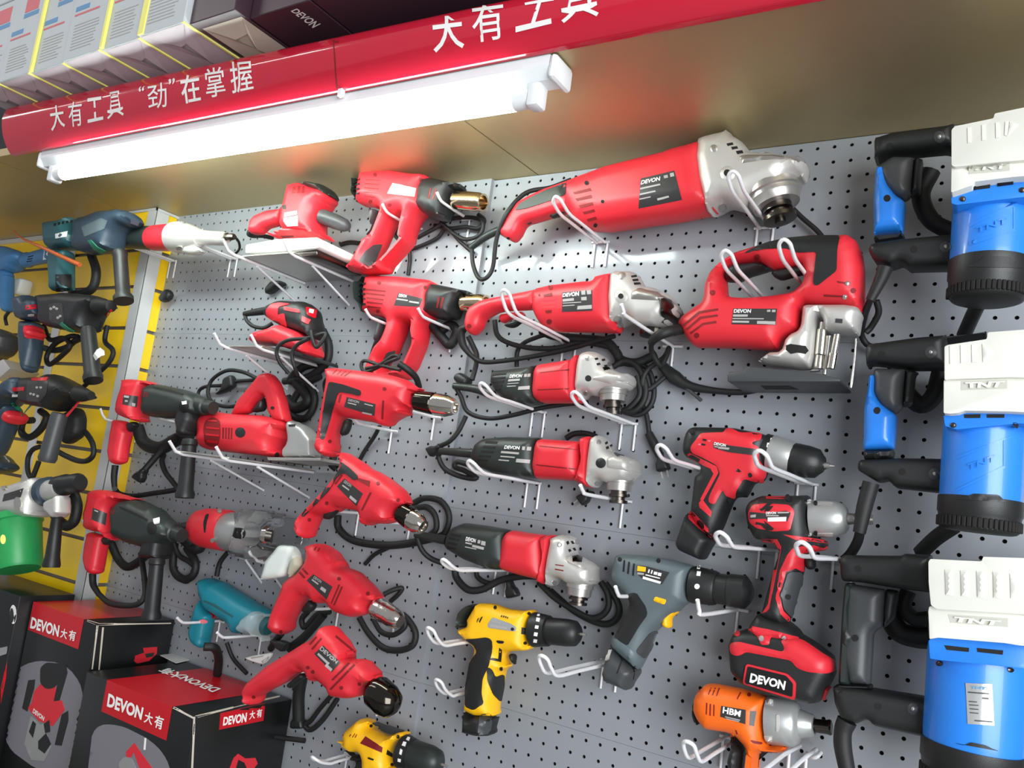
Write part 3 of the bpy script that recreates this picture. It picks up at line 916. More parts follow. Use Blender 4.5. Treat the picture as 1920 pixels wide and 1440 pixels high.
t.text('DEVON', 'white', g('865,282 985,266 984,300 860,310'), .0012, .04, sub=lp)
t.patches('label_print', 'dimwhite', [g(a) for a in ('1000,264 1030,261 1032,290 1004,292', '1042,260 1074,257 1076,286 1046,289', '862,325 945,316 946,336 862,344', '862,352 1000,344 1000,350 862,358', '1000,310 1040,306 1042,332 1002,334', '975,376 1080,368 1080,396 970,402', '862,372 950,366 950,372 862,378')], lift=.0011, sub=lp)
t.tube('cable_boot', 'rubber', [(*p, d) for p, d in zip(g('150,530 100,560 110,660 160,735'), (.062, .062, .055, .05))], [.007, .0075, .007, .005], sides=10)
t.tube('cord', 'rubber', [(*p, d) for p, d in zip(g('160,735 230,785 330,795 600,760 900,700 1100,640 1250,600'), (.05, .045, .04, .03, .025, .03, .035))], .0045)
t.tube('cord', 'rubber', [(*p, d) for p, d in zip(g('350,480 370,590 450,650 620,690 820,690 1000,650 1230,690 1290,760'), (.04, .035, .03, .025, .02, .02, .02, .015))], .0048)
t.tube('cord', 'rubber', [(*p, d) for p, d in zip(g('515,830 520,720 560,660 640,620 760,590 900,640'), (.012, .015, .02, .02, .02, .02))], .0042)
t.tube('cord', 'rubber', [(*p, .02) for p in g('700,560 800,600 1000,620 1180,640 1260,720 1300,780 1420,800 1560,740')], .008)
t.finish()

def small_grinder(g, label, P):
    t = Tool('angle_grinder', label, 'angle grinder', .06)
    t.body('motor_housing', 'greenblack', g(P['black']), .033, .032, e=.08)
    t.body('front_housing', 'red', g(P['red']), .034, .033, e=.08)
    t.body('front_collar', 'red', g(P['collar']), .036, .030, e=.15)
    t.body('gear_head', 'silver', g(P['head']), .034, .022, e=.12)
    t.body('head_cover', 'silver', g(P['cover']), .037, .014, e=.2)
    a, b = g(P['flange']); t.lathe('guard_flange', 'steel', a, b, [(0, P['fr']), (.3, P['fr']), (.32, P['fr'] * .93), (.55, P['fr'] * .93), (.57, P['fr'] * .86), (1, P['fr'] * .82)])
    a, b = g(P['spin']); t.lathe('spindle', 'darksteel', a, b, [(0, 15), (.3, 15), (.32, 18), (.52, 18), (.55, 12), (.75, 12), (.77, 17), (1, 17)])
    t.patches('vent_slots', 'hole', [g(a) for a in P['vents']])
    t.patches('head_vent', 'hole', [g(a) for a in P['hv']])
    t.patch('handle_boss', P.get('bm', 'hole'), circ(g(P['boss'])[0], P.get('br', 6)), lift=P.get('bl', .001), bev=3)
    t.patches('bolt', 'steel', [circ(g(a)[0], 4.5) for a in P['bolts']], lift=.003, bev=2)
    t.patch('spindle_lock_button', P.get('lm', 'black'), g(P['lock']), lift=.005, bev=4)
    lp = t.text('DEVON', 'white', g(P['name']), .0012, .03)
    t.patches('label_print', 'dimwhite', [g(a) for a in P['print']], lift=.0008)
    for q in P.get('lines', []): t.patch('moulded_line', 'darkred', g(q), lift=.0004)
    t.tube('cable_boot', 'greenblack', [(*p, .06) for p in g(P['boot'])], [.0085, .008, .0062], sides=12)
    return t
g = Q(840, 480, 4)
t = small_grinder(g, 'short black and red angle grinder, upper of the three with black motor ends', dict(
    black='330,890 360,860 500,845 700,820 720,1120 640,1125 560,1125 440,1090 380,1040 330,960', red='650,860 690,815 940,775 1000,770 1020,1100 960,1108 730,1110 660,1080 640,1010',
    collar='912,800 960,752 1010,745 1040,800 1030,1080 1000,1112 945,1090 905,1040', head='985,770 1000,745 1050,722 1110,722 1195,760 1225,820 1230,850 1300,880 1380,890 1400,920 1400,985 1350,1020 1230,1030 1130,1060 1060,1050 1020,1100 985,1080 960,980 970,850',
    cover='1100,900 1240,870 1370,895 1402,935 1400,985 1290,1010 1090,985', flange='1240,985 1235,1090', fr=29, spin='1235,1085 1235,1195', vents=['340,885 440,878 436,890 334,898', '332,912 432,906 428,918 326,926', '322,940 420,934 416,948 320,955', '330,970 408,964 404,978 336,984', '352,1000 396,994 392,1008 360,1012'],
    hv=['1098,768 1120,762 1128,776 1106,782', '1150,775 1172,770 1180,784 1158,790', '1112,806 1136,800 1144,816 1120,822', '1168,820 1188,815 1196,828 1176,834'], boss='1052,918', br=6, bolts=['1046,768', '1030,1030', '1208,812'], lock='1160,838 1200,832 1215,850 1170,860', lm='blackchrome',
    name='470,892 560,888 552,912 462,916', print=['572,886 592,884 590,906 570,908', '596,884 618,882 616,906 594,908', '455,925 540,920 538,936 452,942', '448,955 530,950 529,956 447,961', '530,980 612,974 610,1000 526,1004', '444,975 510,972 509,978 443,982'],
    lines=['690,872 910,848 910,854 690,878', '672,1000 930,990 930,998 672,1008'], boot='340,1045 220,1000 45,975'))
t.tube('cord', 'rubber', [(*p, d) for p, d in zip(g('50,975 95,1050 150,1170 300,1218 480,1195 700,1140 900,1110 1050,1100'), (.06, .055, .05, .045, .04, .035, .03, .025))], .0042)
t.tube('cord', 'rubber', [(*p, .028) for p in g('1240,830 1330,785 1420,830 1480,960 1470,1080 1400,1160 1310,1160 1360,1140 1440,1040 1420,900')], .0052)
t.tube('cord', 'rubber', [(*p, .018) for p in g('1250,820 1380,800 1500,850 1545,1000 1520,1120 1430,1190 1320,1170')], .0045)
t.tube('cord', 'rubber', [(*p, .012) for p in g('1455,1110 1490,1200 1510,1340')], .0042)
t.tube('strain_relief', 'black', [(*p, .014) for p in g('1505,1330 1540,1400 1590,1500')], [.007, .008, .007])
plug(t, g('1590,1490')[0], (.25, 1), .016, 17)
t.body('plug', 'black', g('40,905 90,870 180,920 175,970 130,985 60,950'), .014, .008, e=.4, d=.035, solid=False)
t.tube('cord', 'rubber', [(*p, d) for p, d in zip(g('180,930 210,820 215,740 190,680 150,600'), (.03, .025, .02, .02, .03))], .005)
t.finish()
g = Q(760, 780, 3.6)
t = small_grinder(g, 'short black and red angle grinder, middle of the three with black motor ends', dict(
    black='480,190 545,150 700,142 930,150 940,425 860,425 780,415 600,390 500,345 455,290 450,260', red='880,200 915,155 1050,165 1190,175 1230,190 1230,430 1160,440 890,425 862,345',
    collar='1178,165 1215,142 1270,140 1310,180 1300,470 1260,492 1195,460 1145,440 1190,300', head='1255,160 1300,135 1340,135 1385,180 1408,235 1445,260 1570,300 1592,330 1590,400 1540,450 1400,460 1330,440 1300,490 1255,480 1225,440 1230,350 1240,260',
    cover='1370,280 1450,262 1560,298 1594,345 1588,400 1500,405 1370,380', flange='1450,385 1442,505', fr=28, spin='1442,500 1438,590', vents=['545,170 625,175 618,188 538,184', '532,200 612,206 604,220 522,214', '516,232 598,238 590,250 508,246', '502,262 582,268 574,280 494,275', '490,290 560,296 554,306 496,302'],
    hv=['1346,180 1362,170 1366,186 1352,194', '1378,198 1392,190 1398,204 1386,212', '1352,210 1368,202 1374,220 1358,226'], boss='1320,318', br=9.5, bm='black', bl=.003, bolts=['1305,178', '1290,455', '1405,215'], lock='1408,250 1450,248 1478,262 1430,275',
    name='675,200 775,206 770,228 668,222', print=['790,206 808,207 806,230 788,229', '822,208 850,210 846,234 818,232', '650,236 768,246 766,260 646,250', '645,268 740,276 738,284 643,276', '752,288 842,296 838,320 746,312', '632,292 700,298 699,306 630,300'],
    lines=['905,200 1160,225 1160,230 905,206', '885,325 1150,355 1150,364 885,334'], boot='470,255 350,245 235,238'))
t.tube('cord', 'rubber', [(*p, d) for p, d in zip(g('238,240 225,280 270,360 380,410 480,420 400,370 335,345 350,310 430,330'), (.06, .056, .05, .04, .035, .035, .035, .035, .03))], .0048)
t.tube('cord', 'rubber', [(*p, .02) for p in g('1085,150 1140,120 1220,118 1290,140')], .005)
t.tube('cord', 'rubber', [(*p, d) for p, d in zip(g('230,205 300,170 360,100 410,0'), (.03, .028, .025, .02))], .0045)
plug(t, g('235,208')[0], (-1, .55), .03, 13, False)
plug(t, g('1260,520')[0], (-1, .72), .02, 15)
t.finish()
t = small_grinder(g, 'short angle grinder tilted nose down, lowest of three with black motor ends', dict(
    black='270,870 300,790 340,745 410,722 560,740 730,770 760,1010 660,1040 560,1030 400,970 300,910', red='640,1000 660,840 690,790 735,770 850,790 980,805 1000,1090 930,1110 760,1070 660,1040',
    collar='912,830 960,808 1030,800 1050,860 1010,1100 960,1140 900,1120 895,1090 930,950', head='985,860 1000,820 1070,800 1140,810 1170,850 1160,930 1200,950 1280,1000 1315,1030 1318,1090 1290,1140 1200,1150 1100,1130 1050,1090 1020,1150 960,1140 950,1060 965,960',
    cover='1100,950 1150,930 1260,985 1316,1035 1312,1120 1250,1150 1250,1060 1110,1000', flange='1185,1095 1170,1210', fr=28, spin='1170,1200 1165,1275', vents=['315,792 378,805 372,818 308,806', '300,818 366,832 360,846 295,832', '290,848 352,862 348,876 285,862', '282,880 340,892 336,902 284,894'],
    hv=['1085,850 1098,842 1106,860 1092,870', '1115,845 1128,842 1140,862 1126,864', '1098,902 1112,896 1120,912 1106,920', '1128,892 1142,888 1152,906 1140,910'], boss='1035,840', br=4, bm='steel', bolts=['1040,870', '1005,1125', '1160,850'], lock='1125,950 1160,940 1195,955 1190,985 1130,985',
    name='415,815 480,830 474,856 408,842', print=['492,836 508,840 504,862 488,858', '515,842 542,848 540,876 512,870', '408,850 450,860 449,870 406,860', '455,868 532,886 528,904 452,884', '405,880 480,896 479,902 404,886'],
    lines=['1012,1000 1070,1008 1070,1015 1012,1007', '1010,1030 1068,1040 1068,1048 1010,1038'], lm='blackchrome', boot='280,840 180,820 70,800'))
t.tube('cord', 'rubber', [(*p, d) for p, d in zip(g('75,805 110,900 170,960 270,1000'), (.06, .055, .045, .035))], .0048)
t.tube('cord', 'rubber', [(*p, d) for p, d in zip(g('335,1010 345,1090 420,1170 520,1170 640,1110 780,1080 900,1080'), (.03, .03, .03, .025, .02, .02, .02))], .0065)
t.tube('cord', 'rubber', [(*p, .018) for p in g('480,1020 490,1090 580,1130 700,1090')], .0045)
t.tube('cord', 'rubber', [(*p, .024) for p in g('1320,1120 1365,1200 1370,1290 1320,1350 1240,1360 1120,1300 1000,1220 900,1120')], .0052)
t.tube('cord', 'rubber', [(*p, .016) for p in g('1350,1130 1430,1250 1440,1340 1380,1400 1280,1390 1130,1310 980,1180')], .0055)
plug(t, g('705,1120')[0], (.25, 1), .018, 16, False)
t.finish()
# ---- red cordless drill
g = Q(1220, 760, 4.3636)
t = Tool('cordless_drill', 'red and black cordless drill with silver collar, above the battery impact wrench', 'cordless drill', .06)
t.body('housing', 'black', g('275,290 300,215 345,180 600,185 690,190 860,225 930,240 1000,265 975,500 960,590 930,630 860,640 800,755 730,755 700,770 670,830 600,1010 545,1110 480,1080 330,870 345,760 365,580 430,530 400,480 300,430 268,390'), .030, .026, e=.1)
t.body('battery', 'black', g('300,890 330,880 545,1110 510,1160 460,1255 420,1268 240,1190 205,1130 240,1040 270,950'), .030, .016, e=.25)
t.patch('red_shell', 'red', g('325,340 410,228 600,222 610,195 650,185 730,225 860,222 915,235 900,285 860,290 820,310 890,345 880,440 950,540 935,600 870,630 760,600 700,700 690,770 610,740 590,690 520,815 470,790 480,740 570,560 540,490 430,430 330,385'), lift=.0022, sm=3, bev=5)
t.patches('red_stripe', 'red', [g('300,395 320,390 540,500 555,550 430,780 405,770 515,560 490,520 310,430'), g('395,800 420,765 500,870 490,915 400,835'), g('302,880 325,850 470,1005 475,1040 550,1095 530,1112 400,1010 310,925')], lift=.0018, bev=4)
lp = t.patch('label_plate', 'label', g('520,300 650,330 870,360 862,412 640,385 518,350'), lift=.0028)
t.text('DEVON', 'white', g('528,302 622,318 618,342 522,326'), .0034, .03, sub=lp)
t.patches('label_print', 'dimwhite', [g('525,335 650,350 650,358 525,344'), g('560,345 645,356 644,366 558,356')], lift=.0034, sub=lp)
t.patches('vent_slots', 'hole', [g('432,275 462,280 458,296 428,290'), g('422,312 454,318 450,332 418,328')], lift=.0028)
t.patches('vent_slots', 'pinkprint', [g('395,315 415,318 412,330 390,326'), g('475,285 495,288 492,300 472,298')], lift=.0028)
t.patches('screw', 'hole', [circ(g(a)[0], 4) for a in ('338,222', '308,376', '815,566', '638,776')], lift=.0028)
t.patch('rotation_switch', 'black', g('642,490 755,528 750,562 650,530'), lift=.0045, bev=4)
t.body('trigger', 'rubber', g('760,600 830,625 800,690 805,750 770,758 722,735 740,660'), .010, .008, e=.2)
t.lathe('torque_ring', 'black', g('925,370')[0], g('990,390')[0], [(0, 33), (1, 33)])
t.patches('ring_numbers', 'white', [g(a) for a in ('982,270 1000,272 996,290 978,288', '955,308 980,312 974,348 948,342', '936,385 962,390 958,424 932,420')], lift=.001)
t.lathe('gear_collar', 'silverpaint', g('985,390')[0], g('1160,435')[0], [(0, 35), (.05, 35.5), (.8, 32), (1, 29)])
t.lathe('chuck', 'black', g('1155,435')[0], g('1420,490')[0], [(0, 29), (.05, 30.5), (.5, 30), (.8, 27), (.93, 18), (1, 14)], flat=(18, .012))
t.lathe('bit', 'steel', g('1420,490')[0], g('1505,497')[0], [(0, 6), (.5, 6), (.55, 3.5), (1, 2)])
t.patch('red_tip', 'red', g('880,600 915,590 920,625 890,630'), lift=.002)
t.finish()

# ---- battery impact wrench
g = Q(1340, 900, 3.4286)
t = Tool('impact_wrench', 'red and black impact wrench with silver nose standing on a large named battery', 'impact wrench', .075)
t.body('housing', 'black', g('200,190 225,140 300,105 480,105 620,100 640,360 700,380 740,400 725,450 600,470 580,590 490,910 470,940 330,900 300,860 370,600 420,450 380,400 260,380 215,300'), .034, .028, e=.1)
t.body('battery', 'black', g('95,1060 130,985 220,950 450,960 560,980 660,1040 780,1130 790,1240 760,1300 700,1415 620,1435 430,1400 180,1310 110,1230'), .038, .022, e=.3)
t.body('battery_foot', 'black', g('290,850 480,900 545,950 610,1045 560,1080 200,1020 230,930'), .034, .02, e=.3)
t.patch('battery_shell', 'red', g('95,1075 110,1045 160,1040 440,1105 450,1075 420,1030 545,1020 600,1050 700,1120 790,1170 788,1220 720,1245 600,1235 530,1210 490,1160 200,1105 160,1132 110,1125'), lift=.003, sm=4, bev=8)
t.patch('battery_rail', 'red', g('215,935 350,960 545,1015 530,1040 360,1010 350,1060 300,1060 270,1000 215,960'), lift=.003, sm=2, bev=4)
t.patch('battery_release', 'red', circ(g('142,985')[0], 6), lift=.003, bev=3)
t.patches('rail_screw', 'steel', [circ(g('305,1028')[0], 4.5), circ(g('445,1018')[0], 4)], lift=.004)
fr = t.patch('name_frame', 'red', g('185,1300 205,1180 470,1245 525,1300 520,1405'), lift=.003, sm=3)
t.patch('name_panel', 'blackcard', g('200,1295 218,1196 462,1256 508,1308 504,1385'), lift=.0042, sm=2)
t.text('DEVON', 'white', g('240,1238 465,1290 455,1345 232,1288'), .0055, .04)
t.patch('battery_latch', 'red', g('735,1320 750,1330 730,1390 690,1410 710,1350'), lift=.003)
t.patch('red_panel', 'red', g('215,210 245,160 330,150 480,160 515,200 485,325 380,330 270,310 222,270'), lift=.0022, sm=3, bev=4)
lp = t.patch('label_plate', 'label', g('232,205 330,215 460,200 490,212 470,265 350,262 330,250 236,252'), lift=.003)
t.text('DEVON', 'white', g('335,206 400,204 398,220 333,222'), .0036, .03, sub=lp)
t.patches('label_print', 'white', [g('345,242 465,238 462,266 345,268')], lift=.0036, sub=lp)
t.patches('label_print', 'dimwhite', [g('408,206 480,206 480,214 408,216'), g('335,226 415,226 415,234 335,234'), g('240,225 270,222 268,240 240,242')], lift=.0036, sub=lp)
t.patches('vent_slots', 'hole', [g('290,190 320,175 345,150 375,150 350,178 305,202'), g('320,205 345,175 380,172 355,200'), g('270,270 320,280 370,320 340,320 300,290 270,285'), g('320,262 345,280 385,312 372,322 330,285')], lift=.003)
t.patches('red_trim', 'red', [g('330,108 460,106 480,112 460,122 330,118'), g('300,380 400,380 428,430 420,480 350,830 330,850 305,858 345,800 395,480 390,420 310,396'), g('468,480 500,440 560,425 640,420 700,440 720,425 735,440 640,460 570,470 580,550 600,580 560,590 520,568 460,590 415,740 440,840 495,895 470,910 420,860 392,760 420,580'), g('440,350 520,360 735,392 730,408 520,385')], lift=.002, bev=4)
t.patch('grip', 'dgrey', g('470,590 550,590 560,620 545,750 510,870 495,890 440,830 425,740'), lift=.0025, sm=3)
t.patches('screw', 'hole', [circ(g(a)[0], 5) for a in ('464,748', '470,122')], lift=.003)
t.body('trigger', 'rubber', g('575,490 650,500 655,570 600,580 575,545'), .012, .010, e=.2)
t.body('nose_flange', 'silver', g('592,130 640,122 650,200 640,260 655,370 600,385 595,320 590,200'), .040, .014, e=.25)
t.lathe('nose', 'silverpaint', g('620,248')[0], g('900,250')[0], [(0, 34), (.3, 35), (.6, 33), (.78, 27), (.85, 20), (.86, 11), (1, 10)])
t.lathe('square_drive', 'steel', g('895,250')[0], g('1020,255')[0], [(0, 10), (.35, 10), (.36, 7), (.7, 7), (.72, 9), (1, 8)], flat=(4, .1))
t.patches('bolt', 'hole', [circ(g('650,152')[0], 3.5), circ(g('650,338')[0], 3.5)], lift=.002)
t.patches('nose_rib', 'silver', [g('660,140 760,145 760,160 660,156'), g('660,342 760,342 760,360 660,358')], lift=.003, bev=3)
t.finish()

# ---- orange impact wrench at the bottom edge
g = Q(1240, 1220, 5.3333)
t = Tool('impact_wrench', 'orange impact wrench with silver nose cone at the bottom edge of the picture', 'impact wrench', .065)
t.body('housing', 'orange', g('330,500 350,440 410,380 460,325 560,325 820,375 1090,450 1090,920 1180,925 1290,945 1240,1010 1150,1020 1000,1010 985,1190 990,1320 840,1340 810,1250 830,1180 850,970 740,850 640,815 450,790 370,700 325,600'), .036, .034, e=.08)
t.body('rear_cap', 'black', g('300,560 325,520 345,500 350,640 390,740 340,740 310,660'), .030, .015, e=.1)
t.body('rear_grip', 'black', g('690,860 740,850 850,975 830,1180 800,1300 700,1330 660,1100 700,960'), .028, .02, e=.1)
t.patches('housing_lug', 'orange', [circ(g('370,378')[0], 5, 12, 8), circ(g('705,865')[0], 5, 12, 7)], lift=.003, bev=3)
t.patches('vent_slots', 'darkred', [g(a) for a in ('492,372 506,372 476,440 466,438', '532,372 546,376 516,448 506,446', '574,372 588,378 556,456 546,452', '788,415 800,420 764,488 752,484', '448,520 462,524 456,640 444,636', '484,530 498,534 494,652 480,648', '520,538 534,542 530,656 518,652', '740,792 752,796 764,836 752,836')], lift=.0004)
t.patches('screw', 'darkred', [circ(g('878,442')[0], 3.6), circ(g('1092,940')[0], 3)])
lp = t.patch('label_plate', 'label', g('600,552 845,592 840,735 590,660'), lift=.0007)
t.text('HBM', 'white', g('622,562 800,602 790,662 614,622'), .0013, .03, sub=lp)
t.patches('label_print', 'dimwhite', [g('640,655 790,690 788,700 638,664'), g('650,675 780,704 778,712 648,682')], lift=.0012, sub=lp)
t.patch('window', 'dgrey', g('890,602 950,605 925,755 882,745'), lift=.0008)
t.patch('rotation_switch', 'darkred', g('885,892 1005,915 1000,940 910,922'), lift=.0015, sm=2)
t.patch('trigger_gap', 'hole', g('1000,1005 1160,1025 1100,1080 985,1170'), lift=.0006)
t.lathe('nose', 'silverpaint', g('1075,690')[0], g('1530,750')[0], [(0, 44), (.12, 45), (.55, 42), (.66, 36), (.70, 26), (.98, 20), (1, 18)])
t.lathe('square_drive', 'darksteel', g('1520,748')[0], g('1705,770')[0], [(0, 13), (.1, 14), (.12, 11.5), (.75, 12), (.9, 13.5), (1, 12)], flat=(4, .08))
t.patches('bolt_lug', 'silver', [g('1040,490 1120,500 1118,550 1042,530'), g('1030,850 1110,850 1108,905 1040,892')], lift=.006, bev=4)
t.patch('nose_ridge', 'silver', g('1150,640 1185,645 1180,800 1150,810'), lift=.0012, sm=2)
t.finish()

# ---- grey drill
g = Q(1100, 1000, 4.5)
t = Tool('cordless_drill', 'slate grey cordless drill with yellow trigger and black chuck', 'cordless drill', .06)
t.body('housing', 'grey', g('215,360 245,230 255,190 300,172 500,185 700,215 880,260 925,280 890,580 850,600 790,660 740,690 640,790 600,830 545,980 500,1080 450,1160 220,960 215,880 290,770 370,610 350,540 240,430'), .032, .028, e=.1)
t.body('battery', 'dgrey', g('200,970 225,925 460,1140 455,1190 400,1270 370,1320 330,1318 160,1250 135,1190 165,1080'), .030, .016, e=.2)
t.patch('rear_grip', 'black', g('345,510 420,500 500,620 515,685 440,790 345,950 230,880 290,770 370,600'), lift=.0012, sm=3)
t.patch('front_grip', 'dgrey', g('590,820 600,835 545,980 490,1060 415,1005 430,970 530,840'), lift=.0012, sm=3)
t.patch('battery_collar', 'grey', g('215,890 250,875 330,940 430,1040 500,1070 460,1140 400,1110 290,1030 210,935'), lift=.002, sm=3, bev=4)
t.patches('vent_slots', 'hole', [g('312,228 326,230 318,325 304,322'), g('352,242 366,245 356,345 342,340'), g('394,255 408,258 398,360 384,355')])
t.patches('screw', 'hole', [circ(g(a)[0], 4) for a in ('280,222', '606,232', '362,695', '278,840')])
lp = t.patch('label_plate', 'label', g('425,270 510,280 700,330 635,430 480,390 425,340'), lift=.0007)
t.patch('label_badge', 'yellow', g('432,276 502,288 498,325 428,318'), lift=.0013, sub=lp)
t.patches('label_print', 'dimwhite', [g('430,328 485,336 484,352 430,346')], lift=.0013, sub=lp)
t.patches('label_print', 'white', [g(a) for a in ('478,362 630,408 622,426 474,384', '525,305 535,307 528,335 518,333', '550,312 560,314 552,342 542,340', '572,322 600,328 594,352 566,346', '606,330 634,336 628,362 600,356', '500,345 620,375 618,384 498,354')], lift=.0013, sub=lp)
t.patch('rotation_switch', 'yellow', g('578,532 675,560 660,600 562,572'), lift=.004, sm=2, bev=4)
t.body('trigger', 'yellow', g('660,622 795,660 740,700 722,730 728,780 700,805 630,785 645,700'), .014, .008, e=.3)
t.lathe('torque_ring', 'black', g('895,430')[0], g('1100,465')[0], [(0, 34), (.1, 35), (.9, 32), (1, 30)])
t.patches('ring_numbers', 'white', [g('935,278 960,280 955,300 930,298'), g('932,322 964,326 958,362 926,358'), circ(g('932,448')[0], 5, 10)], lift=.001)
t.lathe('chuck', 'black', g('1098,465')[0], g('1405,505')[0], [(0, 28), (.35, 28), (.37, 30), (.8, 30), (.92, 20), (1, 9)], flat=(16, .015))
t.patches('battery_line', 'hole', [g('300,1040 312,1046 262,1185 250,1182'), g('408,1115 416,1120 396,1235 390,1232')], lift=.0004)
t.patch('battery_clip', 'dimwhite', g('188,995 205,992 188,1065 168,1075'), lift=.003)
t.finish()

# ---- yellow cordless drill
g = Q(780, 1100, 4.8)
t = Tool('cordless_drill', 'yellow and black cordless drill hanging upright, left of the slate grey drill', 'cordless drill', .055)
t.body('housing', 'yellow', g('375,390 440,370 480,340 470,300 560,160 600,145 720,150 850,195 1000,215 1060,200 1085,235 1060,520 1075,545 1010,575 850,580 830,640 880,715 810,760 790,900 760,1050 745,1160 560,1160 440,1110 455,900 500,650 550,580 500,520 400,430'), .031, .026, e=.08)
t.body('rear_cap', 'greenblack', g('370,300 400,220 470,165 575,150 490,300 500,350 400,375 375,365'), .030, .02, e=.05)
t.patch('rear_grip', 'black', g('440,470 520,470 640,455 685,480 690,560 670,640 660,700 600,830 590,960 610,1050 520,1110 445,1075 450,900 490,680 555,590 520,520'), lift=.002, sm=3)
t.patch('front_grip', 'black', g('640,720 690,745 710,815 790,785 790,890 760,1040 690,970 640,840'), lift=.002, sm=3)
t.body('battery', 'black', g('440,1110 560,1165 600,1140 660,1140 690,1160 750,1165 705,1310 690,1335 580,1345 450,1320 430,1290'), .030, .016, e=.25)
t.patch('battery_face', 'dgrey', g('570,1175 590,1145 660,1140 685,1170 660,1320 590,1335 555,1320'), lift=.002, sm=3)
lp = t.patch('label_plate', 'silverlabel', g('645,340 690,275 860,335 905,365 895,405 650,370'), lift=.0008, sm=2)
t.patches('label_print', 'dimwhite', [g('690,310 760,318 758,330 688,322'), g('672,340 820,362 818,384 670,362')], lift=.0013, sub=lp)
t.patches('vent_slots', 'hole', [g('555,290 570,280 548,325 550,310'), g('590,272 602,270 575,325 568,312'), g('768,260 778,260 772,274 764,274'), g('788,264 798,264 792,278 784,278'), g('806,268 816,268 810,282 802,282'), g('824,274 832,274 826,288 820,288')])
t.patch('window', 'dgrey', g('950,365 1022,378 1018,440 945,425'))
t.patch('rotation_switch', 'hole', g('725,482 795,490 790,510 735,505'), lift=.002, sm=2)
t.patches('screw', 'hole', [circ(g(a)[0], 3) for a in ('712,190', '1015,242', '980,508', '765,738', '870,382')], lift=.0014)
t.patch('handle_gap', 'black', g('748,548 775,570 765,680 650,655 690,640 740,650'), lift=.0005)
t.body('trigger', 'rubber', g('835,600 910,605 905,700 880,700 845,660'), .010, .008, e=.2)
t.lathe('torque_ring', 'black', g('1060,385')[0], g('1195,398')[0], [(0, 31), (.1, 32), (.3, 31), (1, 28)])
t.patches('ring_numbers', 'white', [g(a) for a in ('1092,250 1115,250 1112,264 1090,264', '1085,280 1116,285 1110,318 1080,312', '1075,348 1105,352 1100,380 1070,376', '1066,410 1098,414 1092,446 1060,440', '1060,472 1092,476 1088,502 1056,498')], lift=.001)
t.lathe('chuck', 'black', g('1190,398')[0], g('1480,425')[0], [(0, 24), (.06, 25), (.6, 25), (.85, 23), (.95, 16), (1, 10)])
t.lathe('bit', 'steel', g('1475,425')[0], g('1530,432')[0], [(0, 3), (1, 2.4)])
t.finish()
# ---- second yellow drill, cut by the bottom edge
g = Q(580, 1300, 6.4)
t = Tool('cordless_drill', 'yellow cordless drill tilted nose down at the bottom edge, partly cut off', 'cordless drill', .06)
t.body('housing', 'yellow', g('355,570 380,560 440,570 430,500 480,420 620,310 680,288 800,320 775,370 880,440 1010,485 1150,445 1200,500 1100,600 1060,720 1060,850 1130,900 1000,960 860,960 700,1000 640,1000 650,800 620,725 540,715 440,660'), .032, .028, e=.08)
t.body('rear_grip', 'black', g('440,660 540,715 620,725 655,800 640,1000 620,1200 480,1200 500,960 540,800'), .028, .02, e=.1)
t.body('top_cap', 'greenblack', g('780,335 860,350 1000,400 1150,450 1050,490 960,480 850,430 775,370'), .028, .018, e=.1)
t.patch('label_recess', 'darkred', g('675,515 880,650 870,712 610,600'), lift=.0006)
t.patch('window', 'hole', g('935,675 1015,735 1005,775 922,732'))
t.patches('vent_slots', 'darkred', [g('480,515 500,490 505,495 485,520'), g('515,525 548,480 552,485 522,530'), g('545,530 570,490 575,495 552,535')])
t.patches('screw', 'hole', [circ(g('740,392')[0], 3), circ(g('1062,520')[0], 3), circ(g('990,855')[0], 3)])
t.patch('rotation_switch', 'hole', g('710,765 775,788 770,805 712,785'), lift=.002)
t.lathe('torque_ring', 'black', g('1120,690')[0], g('1240,740')[0], [(0, 29), (.1, 31), (1, 28)])
t.patches('ring_numbers', 'white', [g(a) for a in ('1180,525 1210,535 1195,570 1160,555', '1130,580 1165,590 1150,640 1110,625', '1095,665 1120,680 1105,740 1080,725', '1065,780 1100,790 1095,825 1062,815')], lift=.001)
t.lathe('chuck', 'greenblack', g('1235,738')[0], g('1590,850')[0], [(0, 27), (.05, 28), (.6, 27), (.85, 23), (.95, 15), (1, 8)])
t.lathe('bit', 'steel', g('1585,850')[0], g('1660,880')[0], [(0, 3), (1, 2)])
t.finish()
